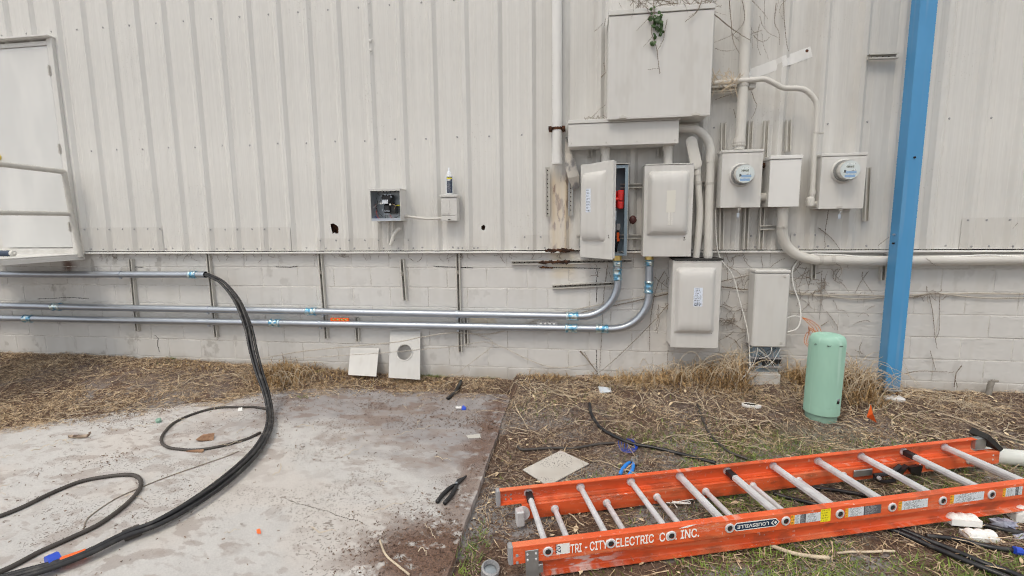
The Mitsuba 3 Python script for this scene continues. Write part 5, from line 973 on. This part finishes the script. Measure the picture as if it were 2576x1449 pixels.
# cables along the wall
def wv(name, label, L, r, mat, cat='vine', n=6, group=None): return single(name, tube([P(*a) for a in L], r, n), mat, label, cat, group, smooth=True)
wv('white_cable', 'white cord hanging from the pipes past the lowest switch down to the straw', [(1800,520,-.10),(1802,600,-.10),(1812,650,-.08),(1842,690,-.06),(1862,760,-.07),(1880,830,-.10),(1886,900,-.15),(1882,935,-.22),(1840,975,-.30),(1805,1000,-.40)], .0045, 'm_white', 'cable')
wv('white_cable', 'white cord looping beside the terminal box towards the orange coil', [(2008,655,-.06),(1994,680,-.05),(1996,720,-.05),(2010,760,-.06),(2014,800,-.07),(2005,826,-.08),(1980,836,-.08)], .006, 'm_white', 'cable')
wv('white_cable', 'short white cord reaching the terminal box from the right', [(2015,797,-.06),(1997,795,-.07),(1978,800,-.08)], .005, 'm_white', 'cable')
wv('white_cable', 'pale cord slung low across the block wall behind the leaning plates, upper of two', [(640,905,-.18),(760,884,-.12),(900,870,-.09),(1000,860,-.215),(1060,848,-.18),(1140,837,-.06),(1230,840,-.03),(1300,822,-.03),(1400,790,-.02),(1500,768,-.02),(1680,735,-.05)], .005, 'm_vine_pale', 'cable')
wv('white_cable', 'white cord slung low across the block wall, lower of two', [(700,905,-.16),(880,893,-.18),(960,888,-.19),(1060,879,-.19),(1150,871,-.05),(1215,860,-.04),(1262,872,-.03),(1330,905,-.03),(1400,925,-.03),(1500,915,-.03)], .003, 'm_vine_pale', 'cable')
wv('grey_cable', 'grey cord slanting from the low conduit down to the plates', [(1180,835,-.03),(1240,862,-.03),(1195,905,-.06),(1140,945,-.16)], .0035, 'm_vine_pale', 'cable')
wv('grey_cable', 'grey cord along the wall from terminal box past the post, upper of two', [(1985,732,-.02),(2060,742,-.02),(2140,741,-.02),(2230,744,-.02),(2330,740,-.02),(2450,738,-.02),(2576,739,-.02),(2680,740,-.02)], .006, 'm_vine_pale', 'cable')
wv('grey_cable', 'grey cord sagging along the wall behind the blue post, lower of two', [(1985,738,-.02),(2080,745,-.02),(2150,752,-.02),(2225,749,-.02),(2300,746,-.02),(2355,738,-.025),(2430,746,-.02),(2520,750,-.02),(2680,746,-.02)], .0055, 'm_vine_pale', 'cable')
prin('m_orange_dull', (.52,.16,.035), .5)
OC = thing('orange_coil', 'loose coil of orange cord behind the green pedestal', 'cord')
for i in range(3): add('turn', tube([P(2018,799,-.06), P(2040-5*i,806+2*i,-.12), P(2060-7*i,822+2*i,-.16), P(2066-8*i,842,-.2), P(2044-5*i,830-4*i,-.16), P(2028+5*i,840+3*i,-.13), P(2024+5*i,862,-.15), P(2040,876-6*i,-.2)], .0028, 6), 'm_orange_dull', OC, smooth=True)
# ------------------------------------------------------------------ dead vines
def vine(label, paths, mat='m_vine', leaves=(), name='dead_vine'):
    k = thing(name, label, 'vine')
    for r, Y, L in paths:
        q = [P(a[0], a[1], Y if len(a) < 3 else a[2]) for a in L]
        w = spline(q, 6); w = w+np.cumsum(rng.normal(0, .0012, w.shape), 0)*[1,.5,1]
        add('stem', tube(w, [r, r*.55], 5, 0), mat, k)
    for (x, y, Y, w, h, n) in leaves:
        ms = []
        for i in range(n):
            c = P(x, y, Y)+V(rng.normal(0,w*.4), rng.normal(0,.012), rng.normal(0,h*.4)); s = rng.uniform(.022,.045); a = rng.normal(0,.5); b = rng.uniform(-.8,.8)
            sh = np.array([(0,0,0),(.38,.15,.0),(.45,.5,.1),(0,1,.0),(-.45,.5,.1),(-.38,.15,.0)])*s; sh = np.c_[sh[:,0], -sh[:,2]-.3*sh[:,1]*math.sin(b), -sh[:,1]]
            R_ = trimesh.transformations.euler_matrix(b, a, rng.uniform(-1,1))[:3,:3]; sh = sh@R_.T+c
            ms.append(trimesh.Trimesh(sh, [(0,1,5),(1,2,4),(1,4,5),(2,3,4)], process=False))
        add('leaves', cat_(ms), 'm_ivy', k, kind='stuff')
    return k
F3 = -.385
vine('leafy vine hanging over the front of the large cabinet', [(.0045,F3,[(1647,-40,-.30),(1646,0,-.36),(1646,20),(1646,37),(1643,57),(1638,83),(1650,127),(1653,157),(1657,190)]),(.003,F3,[(1678,48),(1671,90),(1664,108),(1655,126)]),(.0025,F3,[(1646,35),(1655,33),(1664,31)]),(.0025,F3,[(1638,35),(1621,57),(1600,78)]),(.002,F3,[(1640,93),(1630,107),(1619,119)]),(.002,F3,[(1629,175),(1641,173),(1653,170)]),
    (.004,F3,[(1768,-5),(1760,18),(1748,33),(1723,52)]),(.003,F3,[(1760,14),(1752,28),(1730,44)]),(.002,F3,[(1592,0),(1595,20),(1590,48)]),(.003,F3,[(1625,15),(1634,35),(1640,50)]),(.003,F3,[(1606,2),(1625,18),(1646,32)])],
    leaves=[(1659,42,F3-.01,.03,.09,22),(1643,45,F3-.005,.03,.11,16),(1645,98,F3-.005,.025,.07,10),(1661,78,F3,.03,.05,8)])
rv = np.random.default_rng(21)
def tangle(n, x0, x1, y0, y1, Y, r=.002, ln=60, seed=0, dY=.05):
    q = np.random.default_rng(seed); out = []
    for i in range(n):
        x, y = q.uniform(x0, x1), q.uniform(y0, y1); a = q.uniform(0, PI); l = q.uniform(.4,1)*ln; k = q.normal(0,.5); yy = Y+q.uniform(-dY,dY)
        out.append((r*q.uniform(.6,1.4), yy, [(x+l*t*math.cos(a+k*t), y+l*t*math.sin(a+k*t)) for t in (-.5,-.2,.15,.5)]))
    return out
vine('tangle of bare vine piled along the top of the large cabinet', tangle(44, 1570, 1795, -14, 10, -.28, .0032, 78, 1, .07)+tangle(14, 1560, 1800, -5, 24, -.36, .002, 60, 15, .02))
vine('bare vine stems crossing the riser pipe right of the large cabinet', [(.0045,-.235,[(1795,36,-.30),(1835,67),(1861,87),(1888,103)]),(.004,-.225,[(1834,-10),(1838,67),(1843,103),(1859,133)]),(.003,-.22,[(1866,0),(1873,38),(1868,60),(1842,85),(1798,103)]),(.003,-.15,[(1891,231),(1899,255),(1906,267),(1892,300)]),(.003,-.10,[(1971,-10),(1975,89),(1983,129)]),(.002,-.09,[(1922,0),(1924,71)]),(.003,-.09,[(1952,7),(1949,55),(1961,84),(1963,113)]),(.003,-.12,[(1845,275),(1851,300),(1853,325)]),(.003,-.10,[(1800,250),(1850,232),(1862,210)]),(.003,-.2,[(1860,187),(1880,160)])]+tangle(14, 1800, 1990, 0, 140, -.12, .0022, 90, 17, .04))
vine('nest of dry twigs caught between the large cabinet and the riser pipe', tangle(34, 1793, 1862, 190, 222, -.22, .0028, 66, 2, .04)+[(.006,-.25,[(1826,222),(1845,210),(1862,189)]),(.005,-.22,[(1848,215),(1855,245)])], 'm_twig')
vine('scraps of dry vine beside the left edge of the large cabinet', [(.003,-.12,[(1496,78),(1505,70),(1517,58)]),(.003,-.12,[(1520,65),(1524,45)]),(.006,-.14,[(1512,194),(1523,183)]),(.004,-.14,[(1519,158),(1523,185)]),(.003,-.2,[(1488,297),(1500,285),(1524,265)])]+tangle(14,1470,1525,296,303,-.18,.0025,26,3,.05))
vine('dead vine on the block wall left of the lowest switch', [(.0035,-.02,[(1529,660),(1518,750),(1516,816),(1510,926)]),(.004,-.03,[(1671,683),(1651,726),(1635,816),(1633,883)]),(.0035,-.03,[(1681,766),(1621,833),(1521,926),(1455,966,-.2)]),(.009,-.06,[(1460,883),(1478,905),(1501,938)]),(.003,-.05,[(1470,885),(1490,920)]),(.006,-.02,[(1681,738),(1620,752),(1555,766),(1461,786)]),(.003,-.02,[(1488,650),(1500,668),(1508,688)]),(.003,-.03,[(1681,880),(1678,905),(1677,925)])]+tangle(14,1650,1690,690,830,-.05,.003,50,4,.03)+tangle(8,1480,1540,650,700,-.03,.002,30,5,.01))
vine('dead vine on the block wall between the lowest switch and the terminal box', [(.003,-.02,[(1818,766),(1841,776),(1828,793),(1835,820)]),(.003,-.02,[(1851,783),(1871,776),(1889,778)]),(.0045,-.03,[(1815,707),(1850,700),(1893,690)]),(.006,-.02,[(1815,722),(1860,728),(1893,731)]),(.003,-.02,[(1815,660),(1840,675),(1860,690),(1868,720)]),(.003,-.02,[(1822,630),(1835,660),(1848,648),(1868,645)]),(.003,-.05,[(1828,805),(1870,830),(1895,845)]),(.003,-.02,[(1830,560),(1826,600),(1832,640)]),(.003,-.02,[(1920,672),(1918,655),(1917,642)]),(.0025,-.02,[(1930,680),(1955,660),(1975,650)])]+tangle(26,1822,1890,640,880,-.03,.0024,52,6,.02)+tangle(18,1808,1850,800,818,-.05,.003,34,7,.03))
vine('dead vine on the wall between the terminal box and the blue post', [(.0035,-.05,[(2059,573),(2092,600),(2112,626)]),(.003,-.07,[(2084,530),(2075,583),(2074,626)]),(.0035,-.03,[(2170,683),(2172,703),(2199,740)]),(.003,-.02,[(2067,680),(2065,723),(2059,803)]),(.003,-.02,[(2079,783),(2105,816),(2107,830)]),(.003,-.1,[(2208,618),(2235,596)]),(.004,-.02,[(2065,820),(2085,806)]),(.003,-.02,[(2185,683),(2168,705),(2150,740)]),(.003,-.13,[(2095,660),(2115,672),(2116,690),(2100,705)])]+tangle(34,1990,2130,640,770,-.03,.0026,58,8,.02)+tangle(14,2040,2080,710,745,-.03,.003,34,9,.02)+tangle(14,2000,2200,740,900,-.02,.0018,46,10,.01))
vine('thin dead vine hanging on the wall right of the blue post', [(.0045,-.03,[(2300,746),(2330,742),(2350,737),(2375,742)]),(.003,-.02,[(2337,743),(2345,783),(2350,850),(2355,880)]),(.0025,-.02,[(2365,740),(2362,766),(2362,830),(2352,855)]),(.0025,-.02,[(2340,882),(2355,933)]),(.004,-.03,[(2275,940),(2315,933),(2382,935)]),(.004,-.04,[(2420,920),(2405,943),(2412,975)]),(.005,-.05,[(2405,943),(2400,975)]),(.003,-.03,[(2400,935),(2385,938)]),(.002,-.1,[(2560,560),(2548,575)]),(.003,-.15,[(2330,650),(2345,665),(2355,672)])]+tangle(10,2300,2380,735,748,-.04,.003,44,12,.01))
q = np.random.default_rng(33); rt = []
for i in range(70):
    x = q.uniform(230, 1500); p = P(x, 638, -.012); l = q.uniform(.02,.10)
    rt.append(tube([p, p+V(q.normal(0,.02), -.004, -l*.5), p+V(q.normal(0,.04), -.002, -l)], .0016, 4, 4))
single('rootlets', cat_(rt), 'm_vine', 'thin dry rootlets hanging below the trim of the siding', 'rootlets', kind='stuff')

# ------------------------------------------------------------------ straw, mulch, twigs, leaves, grass
from scipy.interpolate import RegularGridInterpolator
_hz = gz(X, Y); _hi = RegularGridInterpolator((gx, gy), _hz, bounds_error=False, fill_value=0.)
hz = lambda x, y: _hi(np.c_[np.ravel(x), np.ravel(y)]).reshape(np.shape(x))
rs = np.random.default_rng(101)
def nz(x, y, f, seed): return meshkit.fbm(np.stack([x*f, y*f, 0*x], -1), 3, seed)
def sample(n, dens, box_):
    x0, x1, y0, y1 = box_; x, y = rs.uniform(x0, x1, n), rs.uniform(y0, y1, n); k = rs.random(n) < dens(x, y); return x[k], y[k]
def ribbons(x, y, l, w, lift=.004, curl=.5, tilt=.6, seg=3):
    n = len(x); th = rs.uniform(0, 2*PI, n); cu = rs.normal(0, curl, n); t = np.linspace(-.5, .5, seg)
    a = th[:,None]+cu[:,None]*t; px = x[:,None]+np.cumsum(np.cos(a), 1)*l[:,None]/seg; py = y[:,None]+np.cumsum(np.sin(a), 1)*l[:,None]/seg
    px -= px.mean(1, keepdims=True)-x[:,None]; py -= py.mean(1, keepdims=True)-y[:,None]; py = np.minimum(py, -.005)
    pz = hz(px, py)+rs.uniform(.001, 1, n)[:,None]*np.atleast_1d(lift)[...,None]*(1+.6*rs.normal(0,1,(n,seg)).clip(-1,1))+.001
    ro = rs.normal(0, tilt, n)[:,None]; nxv, nyv = -np.sin(a)*np.cos(ro), np.cos(a)*np.cos(ro); nzv = np.sin(ro)+0*a
    hw = (w[:,None]/2)*np.linspace(1, .55, seg)
    A = np.stack([px+nxv*hw, py+nyv*hw, pz+nzv*hw], -1); B = np.stack([px-nxv*hw, py-nyv*hw, pz-nzv*hw], -1)
    v = np.stack([A, B], 2).reshape(-1, 3); base = (np.arange(n)*seg*2)[:,None]+2*np.arange(seg-1)[None]
    f = np.concatenate([np.stack([base, base+1, base+3], -1).reshape(-1,3), np.stack([base, base+3, base+2], -1).reshape(-1,3)])
    return trimesh.Trimesh(v, f, process=False)
def blades(x, y, h, w, lean=.5, seg=4):
    n = len(x); th = rs.uniform(0, 2*PI, n); ln = np.abs(rs.normal(lean, .25, n)); t = np.linspace(0, 1, seg)
    s = np.sin(ln[:,None]*(.4+.9*t*1.2)); c = np.cos(np.minimum(ln[:,None]*(.4+.9*t*1.2), 1.7))
    px = x[:,None]+np.cos(th)[:,None]*np.cumsum(s,1)/seg*h[:,None]; py = np.minimum(y[:,None]+np.sin(th)[:,None]*np.cumsum(s,1)/seg*h[:,None], -.006); z0_ = hz(x, y)
    pz = np.maximum(z0_[:,None]-.004+np.cumsum(np.where(t == 0, 0, c), 1)/seg*h[:,None], hz(px, py)+.001)
    hw = (w[:,None]/2)*(1-t**2*.95); ux, uy = -np.sin(th)[:,None], np.cos(th)[:,None]
    A = np.stack([px+ux*hw, py+uy*hw, pz], -1); B = np.stack([px-ux*hw, py-uy*hw, pz], -1); v = np.stack([A,B],2).reshape(-1,3)
    base = (np.arange(n)*seg*2)[:,None]+2*np.arange(seg-1)[None]
    f = np.concatenate([np.stack([base, base+1, base+3], -1).reshape(-1,3), np.stack([base, base+3, base+2], -1).reshape(-1,3)])
    return trimesh.Trimesh(v, f, process=False)
def ssn(a, b, x): t = np.clip((x-a)/(b-a), 0, 1); return t*t*(3-2*t)
PLP = Polygon(PLQ[:,:2]).buffer(.012); BXX = (P(1884,950,-.22)[0], P(1964,950,-.22)[0])
def offslab(x, y): 
    return offslab0(x, y)*~contains_xy(PLP, x, y)*~((x > BXX[0]-.01) & (x < BXX[1]+.01) & (y < -.2) & (y > -.27))
def offslab0(x, y):
    yb = np.interp(x, _sb[:,0], _sb[:,1])+.10*(nz(x, y, 3.5, 8)-.5)*2
    return np.where(x < slab_edge(y)-.0, ssn(-.30, .10, y-yb), np.where(y > SE0[1]+.02, 1., 1.)*ssn(-.005, .05, x-slab_edge(y)))
BOX = (-7.2, 4.4, -3.2, -.01)
def d_straw(x, y):
    left = offslab(x, y)*(.22+.95*ssn(.45,.68,nz(x,y,1.9,41)))*np.where(x < -.7, 1, 0)+np.where(x < -.7, .5*ssn(-.35,-.12,y)*offslab(x,y), 0)
    gold = np.where(x < -3.3, .8*np.exp(-((y-np.interp(x,_sb[:,0],_sb[:,1])-.22)/.16)**2), 0)*ssn(.3,.5,nz(x,y,3,4))
    right = np.where(x > -.66, offslab(x,y)*(.12*ssn(-2.6,-1.2,y)+.10+.55*ssn(-.7,-.15,y)*ssn(-.2,.5,x)*(1-ssn(2.8,3.3,x)))*(.45+1.1*ssn(.35,.65,nz(x,y,2.3,42))), 0)
    yb = np.interp(x, _sb[:,0], _sb[:,1]); fr = np.where(on_slab(x,y), .16*np.exp(-np.clip(yb-y,0,9)/.14)*ssn(.4,.65,nz(x,y,2.5,47)), 0)
    return np.clip((left+gold+right)*(.45+.8*ssn(.35,.6,nz(x,y,6,48)))+fr, 0, 1)
x, y = sample(150000, d_straw, BOX)
single('straw', ribbons(x, y, rs.uniform(.04,.24,len(x)), rs.uniform(.0018,.0056,len(x)), .026, .7), 'm_straw', 'golden dry straw scattered over the soil and along the wall', 'straw', kind='stuff')
def d_grey(x, y): return np.clip(offslab(x,y)*np.where(x > -.66, .50*ssn(-2.8,-1.4,y)+.22, .45)*(.35+.9*ssn(.35,.65,nz(x,y,1.7,43))), 0, 1)
x, y = sample(150000, d_grey, BOX)
single('dead_stalks', ribbons(x, y, rs.uniform(.03,.13,len(x)), rs.uniform(.002,.006,len(x)), .018, .8), 'm_straw_grey', 'grey brown dead stalks and thatch lying over the soil', 'thatch', kind='stuff')
dk = [G(a, b, SZ) for a, b in ((1075,1392),(980,1370),(1150,1330),(1100,1290),(820,1150),(760,1130),(1180,1060),(1240,1070),(300,1150),(240,1165),(950,1020),(1020,1060),(1130,1040))]; dr_ = [.30,.16,.14,.12,.1,.1,.22,.2,.12,.14,.18,.2,.2]; dw = [1,.8,.8,.5,.4,.4,.6,.5,.3,.3,.5,.5,.5]
def d_chip(x, y):
    s = on_slab(x, y); d = .02*ssn(.45,.7,nz(x,y,2.1,44))+.006
    for c, r, w_ in zip(dk, dr_, dw): d = d+.5*w_*np.exp(-((x-c[0])/r)**2-((y-c[1])/(r*.8))**2)
    d = d+.5*np.exp(-((slab_edge(y)-x)/.09)**2)*ssn(.4,.6,nz(x,y,5,45))
    yb = np.interp(x, _sb[:,0], _sb[:,1]); d = d+.6*np.exp(-np.clip(yb-y,0,9)/.20)*ssn(.4,.62,nz(x,y,3,46))+.13*ssn(-1.7,-.9,y)*ssn(-3.2,-2.2,x)*ssn(.4,.62,nz(x,y,4,49))
    return np.clip(np.where(s, d, .8*offslab(x,y)), 0, 1)
x, y = sample(230000, d_chip, BOX)
single('bark_mulch', ribbons(x, y, rs.uniform(.006,.030,len(x))**1, rs.uniform(.003,.009,len(x)), .008, .5, .8), 'm_chip', 'dark brown bark crumbs over the soil and the slab', 'mulch', kind='stuff')
# twigs
tw = []
def twig(x, y, l, r, a, k):
    t = np.linspace(-.5, .5, 7); an = a+k*t+np.cumsum(rs.normal(0,.12,7)); px = x+np.cumsum(np.cos(an))*l/7; py = np.minimum(y+np.cumsum(np.sin(an))*l/7, -.02)
    pz = hz(px, py)+r+.004+.02*np.abs(np.sin(t*6+a)); return tube(np.c_[px,py,pz], [r, r*.6], 5, 0)
for i in range(340):
    x = rs.uniform(-.5, 3.6); y = -abs(rs.normal(0, .75))-.05
    if x < slab_edge(y)+.05 or y < -2.5 or PLP.buffer(.2).contains(Point(x, y)): continue
    tw.append(twig(x, y, rs.uniform(.10,.55), rs.uniform(.0014,.0042), rs.uniform(0,PI), rs.normal(0,.9)))
for i in range(90):
    x = rs.uniform(-6.5, -.7); y = np.interp(x,_sb[:,0],_sb[:,1])+rs.uniform(-.1,.9)
    if y < -.02: tw.append(twig(x, y, rs.uniform(.1,.5), rs.uniform(.0018,.004), rs.normal(.1,.5), rs.normal(0,.6)))
for i in range(46):
    x, y = rs.uniform(-4.2,-.75), rs.uniform(-2.8,-.5); tw.append(twig(x, y, rs.uniform(.04,.22), rs.uniform(.0013,.0028), rs.normal(.4,.6), rs.normal(0,.9)))
for cx_, cy_, sx, n, hh in ((.95,-.16,.42,60,.22),(1.42,-.14,.26,90,.36),(2.06,-.12,.10,30,.30),(2.36,-.28,.15,90,.32),(-3.0,-.25,.22,40,.18),(3.0,-.3,.4,30,.08)):
    for i in range(n):
        c = V(rs.normal(cx_,sx*.6), -abs(rs.normal(-cy_,.08))-.03, 0)
        if (BXX[0]-.04 < c[0] < BXX[1]+.04 and c[1] < -.1) or (2.48 < c[0] < 2.78): continue
        c[2] = float(hz(c[0], c[1])); a = rs.uniform(0,2*PI); l = hh*rs.uniform(.5,1.2); d_ = V(math.cos(a),.5*math.sin(a),0)
        q_ = np.array([c, c+d_*l*.25+V(0,0,l*.6), c+d_*l*.7+V(0,0,l*rs.uniform(.5,.9)), c+d_*l*rs.uniform(.9,1.4)+V(0,0,l*rs.uniform(.0,.6))]); q_[:,1] = np.minimum(q_[:,1], -.02)
        tw.append(tube(q_, [rs.uniform(.0016,.0034), .0012], 5, 4))
single('twigs', cat_(tw), 'm_twig', 'loose dry twigs and vine stems scattered on the ground', 'twigs', kind='stuff')
def tstick(name, label, L, r, mat='m_twig'): return single(name, gtube(L, r, None, 7), mat, label, 'stick', smooth=True)
tstick('stick', 'thick pale branch lying below the ladder at the bottom right', [(1935,1375),(1990,1395),(2040,1404),(2085,1408)], .010)
tstick('stick', 'slender tan stick lying below the ladder near the bottom edge', [(2105,1396),(2180,1393),(2250,1391)], .006)
tstick('stick', 'pale curved twig lying on the brown stain of the slab', [(955,1358),(970,1395),(1000,1422),(1030,1446)], .0055)
tstick('stick', 'long thin root snaking across the slab between the cable loops', [(210,1330),(225,1300),(290,1255),(350,1228),(420,1200),(500,1172),(570,1148),(600,1135)], .0035, 'm_vine')
tstick('stick', 'short grey stick between the ladder rungs', [(1685,1272),(1710,1256),(1745,1245)], .012, 'm_straw_grey')
tstick('stick', 'brown stick end poking out left of the ladder rungs', [(1310,1313),(1340,1308)], .011, 'm_straw_grey')
tstick('stick', 'long pale twig curving over the mulch behind the ladder end', [(2350,1040),(2430,1062),(2500,1092),(2576,1115)], .006)
tstick('stick', 'pale bent twig right of the post footing', [(2275,1000),(2310,984),(2360,990),(2400,996)], .006)
# fallen leaves
def leaves_(x, y, s):
    n = len(x); sh = np.array([(0,-.5,0),(.28,-.15,.06),(.25,.2,.05),(0,.5,.02),(-.25,.2,.06),(-.28,-.15,.05)]); th = rs.uniform(0,2*PI,n); c, s_ = np.cos(th), np.sin(th)
    v = sh[None]*s[:,None,None]; px = v[...,0]*c[:,None]-v[...,1]*s_[:,None]+x[:,None]; py = np.minimum(v[...,0]*s_[:,None]+v[...,1]*c[:,None]+y[:,None], -.005)
    tz = rs.normal(0,.35,n)[:,None]*v[...,1]; pz = (hz(x,y)+.012)[:,None]+v[...,2]*3*rs.uniform(.3,1,n)[:,None]+tz+np.abs(tz.min(1,keepdims=True))*.6
    f = np.array([(0,1,5),(1,2,4),(1,4,5),(2,3,4)]); return trimesh.Trimesh(np.stack([px,py,pz],-1).reshape(-1,3), (np.arange(n)[:,None,None]*6+f).reshape(-1,3), process=False)
x, y = sample(6500, lambda x, y: np.clip(offslab(x,y)*np.where(x > -.6, .12+.5*ssn(1.6,2.6,x)*ssn(-1.6,-.8,y)+.35*np.exp(-((x-1.5)/.7)**2-((y+.3)/.3)**2), .08), 0, 1), BOX)
single('fallen_leaves', leaves_(x, y, rs.uniform(.014,.046,len(x))), 'm_deadleaf', 'pale dry leaves fallen over the mulch', 'leaves', kind='stuff')
# standing dead grass along the wall
cl = [(1.0,-.18,.5,650,.26),(1.45,-.16,.4,650,.36),(1.48,-.12,.16,420,.46),(2.02,-.10,.10,400,.30),(.6,-.16,.5,450,.16),(2.36,-.26,.18,800,.34),(2.1,-.12,.3,350,.24),(-3.05,-.22,.24,1100,.20),(-2.55,-.14,.5,450,.12),(-1.75,-.14,.5,420,.10),(-.35,-.06,.25,220,.14),(.25,-.1,.3,160,.14),(-4.2,-.16,.8,420,.08),(.45,-.05,.06,60,.22)]
xs_, ys_, hs_ = [], [], []
for cx_, cy_, sx, n, hh in cl: xs_.append(rs.normal(cx_, sx*.5, n)); ys_.append(-np.abs(rs.normal(-cy_, .10, n))-.01); hs_.append(hh*rs.uniform(.3,1.15,n))
x, y, h = map(np.concatenate, (xs_, ys_, hs_)); k_ = ~((x > BXX[0]-.03) & (x < BXX[1]+.05) & (y < -.10)) & ~((x > 2.50) & (x < 2.76) & (y < -.10)); x, y, h = x[k_], y[k_], h[k_]
single('dead_grass', blades(x, y, h, rs.uniform(.004,.010,len(x)), .9, 5), 'm_deadgrass', 'standing tufts of dead golden grass along the foot of the wall', 'dead grass', kind='stuff')
# green grass
def d_grass(x, y):
    g = .8*ssn(.46,.60,nz(x,y,2.1,51))*ssn(-.4,.9,x)*(1-ssn(-1.3,-.75,y)); g = g+.9*ssn(.45,.62,nz(x,y,3.1,52))*ssn(1.5,2.5,x)*(1-ssn(-1.5,-.9,y))
    g = g+.8*np.exp(-((x-slab_edge(y)-.06)/.06)**2)*ssn(-2.2,-2.5,y)+.10*ssn(.55,.7,nz(x,y,4,53))*np.where(x > -.6, 1, 0)
    g = g+.55*ssn(.38,.55,nz(x,y,3.3,55))*ssn(-2.0,-2.4,y)*ssn(.0,.6,x)
    return np.clip(g*np.where(x > -.66, offslab(x,y), 0), 0, 1)
x, y = sample(120000, d_grass, (-.7, 4.4, -3.2, -.2))
for a, b, n, s in ((1092,946,260,.09),(1060,950,120,.06),(425,915,60,.08),(485,890,40,.03),(760,1000,30,.05),(1226,935,50,.04),(1545,920,30,.05),(805,952,40,.05)):
    c = GP(a, b); x = np.r_[x, rs.normal(c[0], s, n)]; y = np.r_[y, np.minimum(rs.normal(c[1], s*.6, n), -.01)]
single('grass', blades(x, y, rs.uniform(.02,.075,len(x)), rs.uniform(.0024,.0056,len(x)), .8), 'm_grass', 'patchy green grass growing around the ladder and by the wall', 'grass', kind='stuff')
